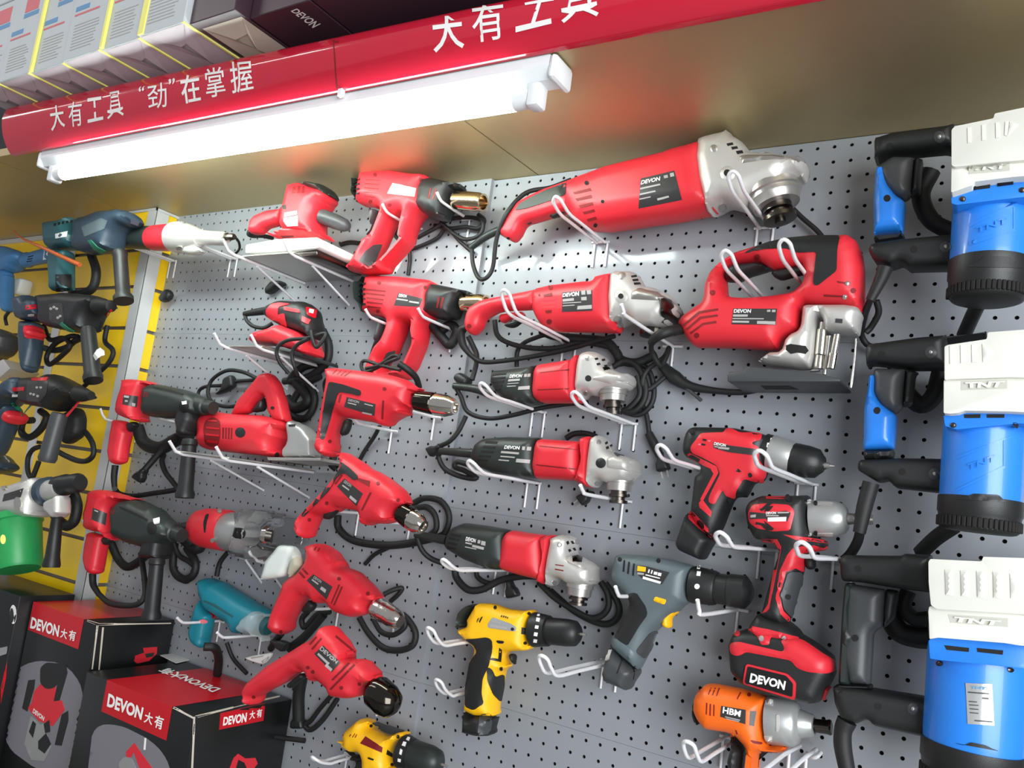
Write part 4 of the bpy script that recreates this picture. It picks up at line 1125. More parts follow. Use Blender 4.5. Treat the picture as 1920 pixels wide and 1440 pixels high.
# ================================================================ blue demolition hammers at the right edge
def demolition(g, label, P):
    t = Tool('demolition_hammer', label, 'demolition hammer', .115)
    t.body('upper_arm', 'black', g(P['uarm']), .026, .012, e=.5, d=.09)
    t.body('lower_arm', 'black', g(P['larm']), .026, .012, e=.5, d=.09)
    t.body('grip_core', 'dgrey', g(P['core']), .022, .02, e=.1, d=.09)
    t.body('grip_neck', 'black', g(P['neck']), .016, .010, e=.3, d=.085)
    if 'grip' in P: t.body('grip', P['gm'], g(P['grip']), .025, .018, e=.2, d=.09)
    t.body('grip_foot', 'black', g(P['foot']), .022, .015, e=.3, d=.09)
    (cx, yt), (_, yb), (_, ye) = P['axis']
    dm = .172 - P['R']
    C = at((cx, yt), dm); zb = at((cx, yb), dm)[2]; ze = at((cx, ye), dm)[2]; R = P['R']
    V, F = lathe_mesh((C[0], C[1], C[2]), (C[0], C[1], zb), [(0, R), (.06, R * 1.01), (.9, R * 1.0), (1, R * .99)], 40); t.raw('motor', V, F, 'blue', 40)
    V, F = lathe_mesh((C[0], C[1], zb + .001), (C[0], C[1], ze), [(0, R * 1.03), (.45, R * 1.03), (.5, R * 1.0), (.9, R * .97), (.97, R * .9), (1, R * .8)], 40); t.raw('end_cap', V, F, 'black', 40)
    fin = MB()
    for k in range(26):
        an = math.pi + math.pi * k / 25
        V, F = bevel_box((-.0022, -.002, -.006), (.0022, .002, .006), .0008, 1)
        ca_, sa_ = math.cos(an), math.sin(an); rr = R * .985; zz = ze + .010
        fin.add([(C[0] + rr * ca_ - v[0] * sa_ + v[1] * ca_, C[1] + rr * sa_ + v[0] * ca_ + v[1] * sa_, zz + v[2]) for v in V], F)
    t.raw('cap_grille', fin.v, fin.f, 'hole', 0, solid=False)
    t.prism('motor_collar', 'blue', g(P['collar']), .182, .06, .008, 1.5)
    t.prism('cover', 'cover', g(P['cover1']), .206, .05, .007, 1.5)
    t.prism('cover_skirt', 'cover', g(P['cover2']), .199, .055, .006, 1.5)
    t.patch('cap_tab', 'black', g(P['tab']), lift=.0012, sm=2)
    t.patches('cover_rib', 'cover', [g(a) for a in P['ribs']], lift=.003, bev=3)
    t.patch('cover_arrow', 'cover', g(P['arrow']), lift=.0025, bev=3)
    lp = t.patch('name_recess', 'coverdark', g(P['np']), lift=.0003)
    t.text('TNT', 'cover', g(P['name']), .0022, .05, slant=.05)
    t.patches('collar_slot', 'hole', [g(a) for a in P['slots']], lift=.0006)
    t.patches('collar_screw', 'darksteel', [circ(g(a)[0], 6, 12, 5) for a in P['cs']], lift=.004, bev=3)
    t.patches('arm_hole', 'hole', [circ(g(a)[0], 6.5) for a in P['holes']], lift=.0006)
    for a in P['bolts']:
        q = g(a)[0]
        t.patch('washer', 'dgrey', circ(q, 11), lift=.002, bev=3)
        t.patch('bolt', 'steel', circ(q, 5), lift=.004, bev=2)
    if 'emboss' in P:
        t.patches('embossed_wing', 'blue', [g(a) for a in P['emboss']], lift=.0022, bev=3)
        t.text('TNT', 'blue', g(P['ename']), .0022, .03)
    if 'top' in P: t.body('spring_top', 'rubber', g(P['top']), .05, .02, e=.3, d=.08)
    t.tube('strain_relief', 'rubber', [(*p, .10) for p in g(P['boot'])], P['br'], sides=12)
    for c, dd, r in P['cords']: t.tube('cord', 'rubber', [(*p, q) for p, q in zip(g(c), dd)], r)
    if "plate" in P:
        lp = t.patch("rating_plate", "silverlabel", g(P["plate"]), lift=.0008)
        t.text("TNT", "blueprint", g("960,912 1062,918 1058,936 958,930"), .0014, .05, sub=lp)
        t.patches("label_print", "dgrey", [g(a) for a in ("945,948 1078,958 1076,966 944,956", "950,1008 1000,1012 1000,1018 950,1014", "952,1030 1010,1034 1010,1040 952,1036", "955,1055 1010,1060 1010,1066 955,1061", "956,1080 1010,1085 1010,1091 956,1086", "1035,985 1075,988 1075,998 1035,995", "985,1130 1098,1138 1098,1146 985,1138")], lift=.0013, sub=lp)
    t.finish(); return t

demolition(Q(1560, 180, 3), 'topmost of the three blue and pale grey demolition hammers at the right edge', dict(
    uarm='240,262 262,238 345,212 500,190 690,168 700,330 560,342 460,352 350,358 245,388', larm='213,852 240,832 410,806 735,775 760,820 750,990 440,996 400,962 340,985 250,952 213,892',
    core='258,400 340,345 465,350 448,572 412,600 360,590 300,540 262,470', neck='462,345 515,360 498,560 440,580', grip='256,404 300,405 312,440 320,510 370,570 417,602 406,782 238,792 234,600 244,430', gm='blue', foot='238,785 408,776 412,812 238,835',
    motor='716,580 1200,540 1200,972 1080,966 1030,932 1000,902 860,897 830,927 732,957', collar='670,545 700,526 800,492 1080,464 1180,454 1180,562 1080,568 780,602 700,612 672,604',
    cap='722,940 830,920 1100,940 1200,940 1200,1150 1050,1182 900,1186 800,1168 740,1128 720,1060', cover1='672,190 690,170 908,125 915,98 1080,64 1200,42 1500,-10 1500,320 1200,350 1010,366 690,398 672,390', cover2='672,392 720,380 1200,345 1500,320 1500,415 1200,442 1020,455 800,482 790,502 690,536 670,542',
    ribs=['762,180 780,176 782,264 764,266', '842,164 860,160 862,250 844,252', '920,152 938,148 940,236 922,238', '974,146 990,144 986,226 970,222'], arrow='1000,145 1048,160 990,222', np='770,388 1000,365 1000,420 768,440', name='782,394 985,374 982,412 785,424',
    axis=[(1862, 360), (1862, 492), (1862, 566)], R=.0430, tab='760,962 832,928 860,900 998,904 1030,934 1075,968',
    slots=['796,512 890,497 888,518 796,530', '930,490 1020,480 1020,498 930,510'], cs=['735,580', '1070,530'], holes=['325,282', '460,862', '310,576'], bolts=['604,230', '640,848'],
    emboss=['770,720 1040,596 1040,604 772,740', '770,820 1025,745 1028,760 775,842', '1018,625 1026,622 1026,745 1018,748'], ename='815,742 985,682 985,716 815,776',
    boot='300,965 275,1030 215,1150', br=[.010, .0085, .006], cords=[('218,1140 185,1230 165,1330 190,1390 240,1420', (.085, .06, .03, .02, .02), .0045), ('250,1150 262,1220 220,1300 190,1330', (.05, .04, .03, .03), .0045), ('560,420 500,560 560,700 690,770', (.05, .05, .05, .05), .012), ('820,1175 780,1260 740,1350', (.09, .06, .03), .009)]))
demolition(Q(1560, 600, 3.1304), 'middle of the three blue and pale grey demolition hammers at the right edge', dict(
    uarm='203,165 220,145 500,106 670,92 690,300 500,302 240,272 210,288 200,200', larm='155,852 165,822 400,813 730,818 730,1030 380,990 340,946 280,960 180,900 155,880',
    core='240,320 250,285 436,290 418,522 376,560 300,530 240,440', neck='430,285 515,310 495,330 475,506 412,518', grip='215,330 240,322 262,335 270,360 265,440 290,490 382,562 386,592 376,767 184,772 190,520 210,400', gm='blue', foot='184,764 372,762 366,825 190,828',
    motor='700,590 1100,590 1260,600 1260,1102 1110,1092 1010,1056 975,1022 830,1016 790,1036 704,1046', collar='654,560 690,548 780,530 1050,540 1230,544 1230,618 1100,606 730,642 664,622',
    cap='690,1040 830,1010 1000,1030 1120,1080 1260,1090 1260,1262 1120,1268 900,1250 740,1226 698,1190', cover1='660,156 680,146 908,112 914,72 1130,56 1260,44 1560,30 1560,335 1260,340 1040,336 690,348 660,352', cover2='656,352 700,340 1260,330 1560,326 1560,552 1260,548 1050,537 780,532 740,546 690,550 655,546',
    ribs=['690,152 715,150 718,254 692,258', '754,148 778,146 782,250 756,254', '820,146 844,144 848,248 822,250'], arrow='882,140 956,190 886,248', np='758,360 1028,352 1028,402 758,412', name='775,368 1012,360 1000,396 790,402',
    axis=[(1846, 790), (1846, 938), (1846, 1000)], R=.0430, tab='720,1050 792,1038 830,1019 974,1025 1008,1058 1040,1072',
    slots=['775,555 872,553 870,575 778,576', '908,554 1012,554 1012,574 910,574'], cs=['712,618', '1078,618'], holes=['290,200', '412,890', '264,532', '262,792'], bolts=['580,190', '602,903'],
    emboss=['730,800 1046,680 1046,690 732,818', '725,995 1015,850 1018,866 726,1010', '1004,705 1014,700 1014,850 1004,854'], ename='800,848 960,790 960,826 800,886', top='660,95 910,74 914,112 664,152',
    boot='230,955 190,1100 160,1250', br=[.0105, .010, .008], cords=[('165,1240 150,1300 110,1370 60,1420', (.085, .075, .06, .05), .0065), ('430,420 520,500 600,440 640,300', (.04, .04, .04, .04), .012), ('720,1205 610,1280 520,1365', (.08, .06, .04), .010)]))
demolition(Q(1540, 1020, 3.4286), 'lowest and nearest of the three demolition hammers, with black grip and white rating plate', dict(
    uarm='124,95 150,72 520,76 540,62 720,70 720,312 540,292 260,246 140,238 128,200', larm='80,912 112,896 330,921 740,986 765,1040 752,1160 722,1252 340,1166 300,1122 230,1156 130,1120 90,1020',
    core='160,250 420,290 405,522 342,572 322,905 180,890 130,720 150,450', neck='415,286 505,300 478,482 400,548 395,420', grip='150,252 222,244 226,330 202,400 212,540 258,592 212,640 200,900 110,902 120,700 132,450', gm='greenblack', foot='108,890 335,898 330,930 110,925',
    motor='745,730 1160,770 1280,790 1400,800 1400,1362 1303,1356 1100,1312 1060,1292 960,1272 920,1292 720,1252 745,1160 762,1050 740,980', collar='690,616 750,602 1180,636 1340,662 1340,806 1260,800 1160,786 760,746 698,736',
    cap='755,1240 960,1265 1100,1300 1303,1345 1400,1360 1400,1560 760,1560', cover1='688,115 700,96 1030,112 1040,82 1303,90 1400,94 1700,110 1700,520 1300,452 740,418 704,392 690,250', cover2='694,400 1400,460 1700,490 1700,690 1270,652 1180,637 750,602 695,612 688,430',
    ribs=['795,165 838,168 842,332 800,326', '895,170 940,174 945,340 900,334', '998,174 1040,178 1048,348 1004,342', '1104,180 1150,184 1156,352 1108,346'], arrow='1212,190 1330,280 1218,350', np='815,452 1200,478 1200,535 830,505', name='850,466 1150,492 1145,526 850,500',
    axis=[(1834, 1220), (1834, 1400), (1834, 1480)], R=.0515, tab='860,1280 922,1294 962,1274 1058,1294 1096,1314 1140,1330',
    slots=['790,650 950,668 948,694 806,680', '1000,668 1170,684 1166,712 1004,694'], cs=['762,768', '1215,808'], holes=['236,160', '365,1045', '218,605', '112,940'], bolts=['590,1060'],
    plate='928,893 1096,901 1110,1166 940,1156', boot='165,1135 140,1200 138,1300 165,1450', br=[.012, .011, .011, .010], cords=[('470,330 440,440 500,560 620,600 700,600', (.04, .04, .04, .04, .04), .014), ('560,300 530,400 600,480 690,480', (.05, .05, .05, .05), .010)]))
t = None
# ================================================================ power tools on the left half of the pegboard
# ---- heat guns
g = Q(640, 300, 3.4286)
def heat_gun(label, P, lab):
    t = Tool('heat_gun', label, 'heat gun', P.get('d', .075))
    t.body('housing', 'red', g(P['body']), .036, .032, e=.08, holes=[g(P['hole'])])
    t.body('rear_cap', 'greenblack', g(P['rear']), .034, .024, e=.2)
    t.body('barrel', 'black', g(P['barrel']), .037, .034, e=.08)
    t.body('handle_spine', 'dgrey', g(P['spine']), .016, .010, e=.3)
    t.patch('switch_pad', 'dgrey', g(P['pad']), lift=.001, sm=2)
    a, b = g(P['noz']); t.lathe('nozzle', 'bronze', a, b, [(0, 17), (.1, 18), (.85, 18), (.9, 16.5), (1, 16.5), (1, 13), (.7, 12.5)])
    t.patches('rear_fin', 'black', [g(a) for a in P['fins']], lift=.003)
    t.patches('vent_slots', 'darkred', [g(a) for a in P['vents']], lift=.0004)
    t.patches('barrel_slot', 'darkred', [g(a) for a in P['bs']], lift=.0005)
    t.patches('screw', 'darkred', [circ(g(a)[0], 3.6) for a in P['screws']])
    lp = t.patch('label_plate', lab, g(P['label']), lift=.0007)
    t.text('DEVON', 'white', g(P['name']), .0013, .03, sub=lp)
    t.patches('label_print', 'dimwhite', [g(a) for a in P['print']], lift=.0012, sub=lp)
    for c, dd, r in P['cords']: t.tube('cord', 'rubber', [(*p, q) for p, q in zip(g(c), dd)], r)
    t.finish()
heat_gun('upper red heat gun with bronze nozzle and silver label', dict(
    body='128,84 150,70 350,76 400,86 560,105 590,130 590,345 530,390 492,470 476,550 300,742 170,748 60,718 53,680 130,540 155,495 200,470 255,330 230,312 122,292 108,200', hole='345,372 430,345 402,480 412,522 285,655 222,705 205,645 262,545 330,392',
    rear='66,140 85,110 140,72 150,180 125,290 100,265 70,205', barrel='498,180 535,128 600,122 780,160 802,190 765,210 730,330 690,402 600,385 520,330 498,310', spine='180,312 250,328 205,472 160,498 190,420', pad='205,545 265,540 200,700 108,650 150,590',
    noz='735,258 912,274', fins=['72,140 120,120 120,128 72,150', '70,165 118,150 118,158 70,175', '70,190 116,180 116,190 72,200', '76,215 116,210 116,218 80,225'],
    vents=['155,122 250,130 248,134 154,128', '152,148 245,156 243,160 151,154', '150,175 240,184 238,188 149,181', '148,202 232,212 230,216 147,208', '145,228 220,238 218,242 144,234'], bs=['572,180 582,180 566,250 556,248', '604,184 614,184 594,256 584,254'],
    screws=['218,95', '508,125', '188,266', '310,290'], label='330,148 482,182 470,236 295,216', name='332,150 395,160 388,180 326,168', print=['315,190 440,212 438,222 312,200'],
    cords=[('395,370 360,420 345,480 380,520 430,560 440,640 430,740', (.06, .04, .03, .025, .02, .015, .012), .0042), ('490,500 600,440 700,380 840,370 910,400 890,480 800,510 720,470 640,400', (.03, .03, .03, .03, .03, .03, .03, .03, .03), .0042), ('600,420 700,440 800,430 880,440 920,390 880,350', (.022, .022, .022, .022, .022, .022), .0042), ('450,575 540,540 620,500 680,440 760,520 850,600', (.015, .015, .015, .02, .02, .015), .004)]), 'silverlabel')
heat_gun('lower red heat gun with black label, right above a looped black cord', dict(d=.047,
    body='160,770 200,746 400,755 570,775 640,805 628,1020 580,1055 557,1200 500,1340 440,1420 200,1420 163,1345 185,1270 230,1185 265,1150 302,1050 270,1012 160,992 148,860', hole='402,1046 490,1050 478,1110 492,1190 420,1350 285,1380 275,1310 340,1225 392,1100',
    rear='85,790 120,765 165,750 165,980 140,985 100,920 82,850', barrel='546,860 600,800 640,806 830,848 855,862 810,900 775,990 740,1030 650,1030 560,1000 545,980', spine='240,1010 300,1040 265,1150 225,1195 185,1330 180,1260 230,1100', pad='290,1240 350,1222 300,1340 250,1330',
    noz='785,920 930,925', fins=['115,800 158,790 158,800 112,812', '112,830 156,824 156,834 110,842', '112,860 156,855 156,865 112,872', '116,890 156,888 156,898 120,902', '124,922 156,920 158,930 130,934'],
    vents=['160,826 285,840 283,850 158,838', '160,852 280,866 278,876 158,864', '162,880 272,894 270,904 162,892', '164,908 266,920 264,930 164,920', '168,936 256,946 254,956 170,948'], bs=['622,880 634,880 622,950 610,948', '648,882 662,882 644,955 632,953'],
    screws=['242,790', '540,820', '236,970'], label='370,852 525,892 500,945 338,935', name='375,860 425,868 420,886 370,880', print=['360,890 430,900 428,908 356,898', '440,905 500,915 498,925 436,915'],
    cords=[('380,1350 250,1320 150,1290 128,1330 170,1360 300,1300 370,1270 330,1260 240,1320 160,1340', (.13, .125, .12, .12, .12, .125, .125, .125, .125, .12), .0035), ('370,1310 430,1350 480,1400 500,1460', (.12, .11, .09, .07), .0062), ('580,1060 640,1130 700,1190 740,1100 700,1060 640,1100', (.03, .025, .02, .02, .02, .02), .009)]), 'label')

# ---- four red electric drills
def drill(g, label, P, cm='chrome'):
    t = Tool('electric_drill', label, 'electric drill', P.get('d', .07))
    t.body('housing', 'red', g(P['body']), .034, .030, e=.08)
    if 'grip' in P: t.patch('grip_pad', 'black', g(P['grip']), lift=.0014, sm=3)
    t.body('trigger', 'rubber', g(P['trig']), .010, .008, e=.3)
    a, b = g(P['chuck'])
    if cm == 'chrome':
        c1 = tuple(np.array(a) * .6 + np.array(b) * .4); t.lathe('chuck_sleeve', 'blackchrome', tuple(np.array(a) * 1.04 - np.array(b) * .04), c1, [(0, 19.5), (.9, 21), (1, 20)]); a = c1
    t.lathe('chuck', cm, a, b, P['cprof'], flat=(10, .02) if cm != 'blackchrome' else None)
    t.patches('vent_slots', 'darkred', [g(a) for a in P['vents']], lift=.0004)
    t.patches('screw', 'darkred', [circ(g(a)[0], 3.4) for a in P['screws']])
    lp = t.patch('label_plate', 'label', g(P['label']), lift=.0007)
    t.text('DEVON', 'dimwhite', g(P['name']), .0013, .02, sub=lp)
    t.patches('label_print', 'dimwhite', [g(a) for a in P['print']], lift=.0012, sub=lp)
    for q in P.get('ridge', []): t.patch('top_ridge', 'red', g(q), lift=.003, bev=3, sm=2)
    for c, dd, r in P['cords']: t.tube('cord', 'rubber', [(*p, q) for p, q in zip(g(c), dd)], r)
    for k in P.get('plugs', []): plug(t, g(k[0])[0], k[1], k[2], k[3], False)
    t.finish()
CP = [(0, 18.5), (.1, 18.5), (.12, 21), (.62, 20.5), (.9, 15.5), (1, 13), (1, 9), (.9, 8)]
g = Q(560, 680, 4.5)
drill(g, 'red electric drill hanging level with black rear grip, highest of the four drills', dict(d=.155,
    body='240,85 255,60 300,48 540,75 780,108 900,138 960,165 1010,210 1060,215 1032,260 1018,350 1000,405 950,408 945,455 880,470 800,520 750,545 660,510 480,480 395,470 370,540 340,620 335,660 345,710 335,780 300,802 240,795 185,760 158,710 165,640 200,430 232,250 250,150 235,110',
    grip='258,160 370,182 530,236 520,284 440,262 350,248 330,262 290,400 212,655 175,640 205,430 236,250', trig='388,480 452,470 442,560 402,618 345,610', chuck='1022,325 1322,378', cprof=CP,
    vents=['283,95 320,58 328,60 292,98', '318,100 358,64 366,67 328,104', '350,108 398,68 406,70 360,112', '380,114 440,70 450,72 390,118', '706,318 722,318 714,480 696,475', '348,270 366,266 346,340 331,335'], screws=['725,222', '960,270', '262,665'],
    label='408,290 650,350 640,448 385,372', name='428,305 515,326 510,345 422,324', print=['420,335 490,352 488,360 418,343', '540,415 620,432 618,442 538,425', '560,345 630,362 628,370 558,352'], cords=[('300,800 270,850 320,900', (.05, .04, .03), .007), ('245,140 225,180 230,240', (.03, .03, .04), .006), ('680,540 640,620 560,740 510,830', (.03, .02, .015, .012), .0042)]))
drill(g, 'red electric drill tilted nose down with black rear grip, second of the four drills', dict(d=.175,
    body='352,780 380,755 440,770 560,840 620,890 680,915 760,960 880,1050 930,1110 952,1160 968,1195 900,1235 860,1290 872,1330 830,1350 760,1362 650,1362 590,1382 545,1350 530,1290 480,1250 380,1230 330,1270 195,1305 150,1400 110,1470 60,1490 0,1432 -18,1340 40,1270 250,1050 340,930 368,860 350,830',
    grip='356,835 430,890 510,965 475,1000 385,930 330,960 250,1090 40,1305 22,1290 215,1010', trig='268,1205 330,1170 372,1210 310,1290 260,1328 195,1312', chuck='878,1268 1052,1388', cprof=CP,
    vents=['300,1020 360,945 375,950 315,1030', '600,1095 618,1095 540,1250 525,1245', '605,1000 600,1050 480,985 490,970'], screws=['670,1020', '838,1160', '90,1326', '238,1185'],
    label='388,978 542,1105 490,1210 325,1045', name='395,990 452,1030 442,1054 382,1012', print=['375,1030 430,1070 426,1080 370,1040', '440,1120 495,1165 485,1185 430,1140'], cords=[('960,1190 1060,1145 1180,1160 1250,1230 1270,1330 1230,1440 1140,1480', (.02, .02, .02, .02, .02, .02, .02), .006), ('970,1230 1080,1220 1150,1290 1160,1400 1100,1460', (.03, .03, .03, .03, .03), .006), ('330,1290 340,1400 460,1500 700,1540 900,1530 1140,1480', (.03, .025, .025, .025, .025, .02), .0075), ('760,1560 640,1620 560,1700', (.02, .015, .012), .0042)]))
g = Q(420, 960, 3.4286)
CP2 = [(0, 18), (.12, 21), (.25, 19.5), (.4, 21), (.55, 19.5), (.7, 20), (.9, 17), (1, 12)]
drill(g, 'red electric drill tilted nose down with foil-wrapped chuck, third of the four drills', dict(d=.127,
    body='538,240 560,210 640,200 720,240 780,310 792,340 870,380 950,450 1022,530 1028,560 972,592 948,650 900,667 830,677 770,662 720,642 680,602 660,582 610,592 560,542 500,620 455,700 430,770 370,792 310,757 298,700 340,590 410,440 500,370 540,300',
    trig='508,612 560,555 605,600 560,650 500,645', chuck='972,610 1135,705', cprof=CP2, vents=['575,245 590,222 598,226 582,250', '598,252 612,230 620,234 606,256', '500,368 510,358 545,398 534,406', '480,392 492,382 525,420 514,428', '755,478 765,482 712,602 702,598', '738,465 746,470 694,590 686,585'],
    screws=['740,430', '925,525', '365,770'], label='575,400 697,480 660,562 533,440', name='585,410 632,442 625,458 576,426', print=['570,430 610,460 606,468 566,438', '630,478 660,500 652,520 620,495'], ridge=['622,250 690,262 778,325 740,342 690,330 640,290'],
    cords=[('1025,530 1090,500 1145,490 1120,530 1070,575', (.04, .03, .02, .02, .02), .0045), ('870,680 930,780 1020,870 1120,890 1210,860 1232,780 1190,700 1150,660', (.025,) * 8, .006), ('960,690 1010,770 1090,790 1160,740 1160,690', (.03,) * 5, .005), ('540,640 500,690 520,740 600,660 680,640', (.03,) * 5, .006), ('640,660 520,800 420,880', (.03, .025, .02), .009), ('370,780 330,830 300,880', (.05, .04, .03), .007)], plugs=[('320,830', (1, .5), .05, 14)]), 'foil')
CP3 = [(0, 22), (.2, 31), (.6, 31), (.85, 25), (.95, 15), (1, 8)]
drill(g, 'red electric drill tilted nose down with big black chuck, lowest of the four drills', dict(
    d=.20, body='640,742 680,725 722,740 790,800 858,900 832,930 920,945 1000,1010 1025,1072 942,1110 912,1160 880,1187 800,1197 720,1192 690,1160 620,1092 590,1097 555,1062 520,1020 470,1050 400,1100 300,1150 235,1200 215,1242 150,1232 133,1150 180,1080 300,980 480,870 590,800',
    trig='400,1110 480,1045 515,1030 540,1060 480,1100 430,1140', chuck='950,1125 1110,1270', cprof=CP3, vents=['545,850 555,855 600,805 592,800', '560,880 572,886 632,815 622,808', '720,790 845,895 838,905 715,805', '845,965 860,970 690,1145 678,1138', '812,955 826,960 700,1085 690,1078'],
    screws=['540,1000', '755,1130', '870,1105', '190,1190', '572,1028'], label='640,858 748,968 695,1030 582,912', name='632,862 735,962 722,980 616,884', print=['610,905 680,972 672,984 602,916', '660,975 700,1010 690,1025 650,990'],
    cords=[('150,1180 100,1200 70,1260 90,1340 150,1400 300,1440 520,1470', (.07, .09, .11, .10, .07, .05, .03), .0052), ('500,1060 480,1180 480,1330', (.04, .03, .02), .012), ('690,1180 620,1260 560,1340 520,1370 560,1400 640,1330 730,1200', (.03, .025, .02, .02, .02, .02, .02), .005)], plugs=[('478,1290', (0, 1), .02, 16)]), 'blackchrome')
# handle end tab of the last drill is part of its housing

# ---- wire bracket shelves
def shelf(label, base_px, tips, ext, plate=True, drop=.055, pm='steel'):
    """base_px: where the two bracket arms meet the wall; tips: their front ends"""
    t = Tool('bracket_shelf', label, 'shelf', .1)
    B = [at(p, .006) for p in base_px]; z = (B[0][2] + B[1][2]) / 2
    Ls = []
    for b, tip in zip(B, tips):
        q = at_z(tip, z); L = min(.26, max(.1, -q[1])); Ls.append(L)
        x = b[0]
        V, F = tube_mesh([(x, -.004, z), (x, -L + .03, z), (x, -L + .012, z + .004), (x, -L - .006, z + .022)], .0032, 8, False)
        t.raw('arm', V, F, 'wire', 50)
        V, F = tube_mesh([(x, -.004, z - drop), (x, -L * .62, z - .004)], .0026, 8, False); t.raw('strut', V, F, 'wire', 50)
        V, F = tube_mesh([(x, -.0045, z - drop - .008), (x, -.0045, z + .006)], .0028, 8, False); t.raw('upright', V, F, 'wire', 50)
    if plate:
        x0, x1 = B[0][0] - ext, B[1][0] + ext
        V, F = bevel_box((x0, -min(Ls) + .022, z + .0034), (x1, -.01, z + .0064), .0008, 1)
        t.raw('shelf_plate', V, F, pm, 30)
    t.finish()
    return z, B, Ls
# ---- orbital sander on the upper bracket shelf
g = Q(400, 320, 3.6)
shelf('wire bracket shelf carrying the red orbital sander with the white plate', [(572, 537), (664, 523)], [(416, 470), (519, 472)], .004)
t = Tool('orbital_sander', 'red orbital sander with white base plate and grey side knob on the top bracket shelf', 'sander', .11)
t.body('motor_housing', 'red', g('500,175 520,105 560,95 630,92 680,120 790,150 818,185 810,250 770,300 762,460 720,465 600,452 530,440 480,395 468,300 490,230'), .040, .036, e=.1)
t.body('motor_cap', 'greenblack', g('620,90 680,84 780,115 825,170 815,195 740,160 640,130'), .036, .014, e=.2)
t.body('rear_handle', 'red', g('245,375 258,330 290,300 370,270 500,255 480,350 440,378 370,400 335,432 300,436 252,428'), .018, .017, e=.05)
t.patch('grip_pad', 'greenblack', g('372,272 390,248 488,230 492,262'), lift=.001)
t.body('base_flange', 'red', g('405,462 430,420 540,400 760,425 775,465 600,475'), .045, .016, e=.3)
t.patch('flange_slot', 'darkred', g('455,440 540,438 545,446 470,456'), lift=.0006)
t.lathe('side_knob', 'dgrey', g('715,300')[0], g('925,385')[0], [(0, 11), (.1, 14), (.5, 14.5), (.85, 12), (.97, 7), (1, 3)], d=.12, d1=.085)
t.prism('base_plate', 'white', g('215,555 220,500 430,462 700,450 722,462 720,510 700,522 420,545'), .172, .03, .003, 1.5)
t.prism('plate_edge', 'darksteel', g('540,556 700,528 700,560 690,575 600,580'), .165, .03, .002, 0)
t.patches('vent_slots', 'darkred', [g('535,108 560,102 556,150 530,158'), g('570,102 590,102 586,150 566,152'), g('600,104 618,104 614,150 596,152')], lift=.0003)
t.patches('label_print', 'white', [g(a) for a in ('482,285 565,270 565,295 478,312', '475,320 570,305 572,372 500,376 475,340')], lift=.0008)
t.tube('cord', 'rubber', [(*p, d) for p, d in zip(g('250,400 238,425 260,440 330,440 400,455'), (.11, .11, .10, .08, .05))], .005)
t.tube('cord', 'rubber', [(*p, .012) for p in g('860,500 920,485 990,490')], .005)
t.body('plug', 'black', g('355,790 400,740 470,745 500,770 440,800 400,835 350,835'), .012, .008, e=.4, d=.02, solid=False)
t.finish()
# ---- small sander
shelf('wire bracket shelf under the small black and red palm sander', [(546, 695), (607, 680)], [(413, 646), (500, 650)], .004)
t = Tool('palm_sander', 'small black and red palm sander tangled in its own cord', 'sander', .10)
t.body('motor_housing', 'black', g('352,945 400,900 480,878 640,890 700,930 722,980 750,1060 745,1130 700,1150 640,1110 480,1060 430,1030 375,1000'), .036, .032, e=.08)
t.patch('red_side', 'red', g('354,944 392,902 450,892 520,902 440,922 432,1000 402,1012 365,985'), lift=.0015, sm=2)
t.patch('red_front', 'red', g('420,1000 430,975 480,962 500,1055 440,1062 415,1035'), lift=.0015, sm=2)
t.patch('red_strip', 'red', g('475,918 580,938 585,962 480,942'), lift=.0012)
t.patch('switch', 'redcard', g('622,918 700,940 690,1000 630,972'), lift=.003, sm=2, bev=3)
t.patch('switch_print', 'white', g('645,938 672,945 668,968 640,960'), lift=.0038)
t.patch('red_button', 'red', g('600,985 655,1010 640,1040 596,1020'), lift=.0025)
t.body('skirt', 'red', g('290,1172 310,1090 440,1060 500,1052 640,1108 700,1160 712,1220 690,1265 620,1240 480,1192 380,1182'), .042, .016, e=.4)
t.prism('sanding_base', 'black', g('228,1205 300,1180 380,1185 480,1200 600,1238 600,1262 480,1225 240,1222'), .135, .03, .002)
t.tube('strain_relief', 'rubber', [(*p, .10) for p in g('365,945 290,955 210,968')], [.009, .008, .006])
t.tube('cord', 'rubber', [(*p, d) for p, d in zip(g('212,965 225,1010 270,1050 340,1060 400,1030'), (.10, .10, .10, .09, .08))], .0042)
t.tube('cord', 'rubber', [(*p, d) for p, d in zip(g('660,1080 670,1140 700,1190 760,1100 640,1130 500,1145 430,1200 445,1290 510,1370'), (.15, .15, .145, .14, .145, .15, .15, .14, .12))], .004)
t.tube('cord', 'rubber', [(*p, d) for p, d in zip(g('640,1135 560,1180 530,1240 550,1330 570,1380'), (.15, .15, .148, .14, .12))], .004)
t.tube('cord', 'rubber', [(*p, .02) for p in g('740,1080 780,1180 760,1300 650,1390 520,1420 600,1330 720,1300')], .009)
t.tube('cord', 'rubber', [(*p, .02) for p in g('560,1430 620,1500 640,1560 560,1600 500,1540')], .012)
t.finish()
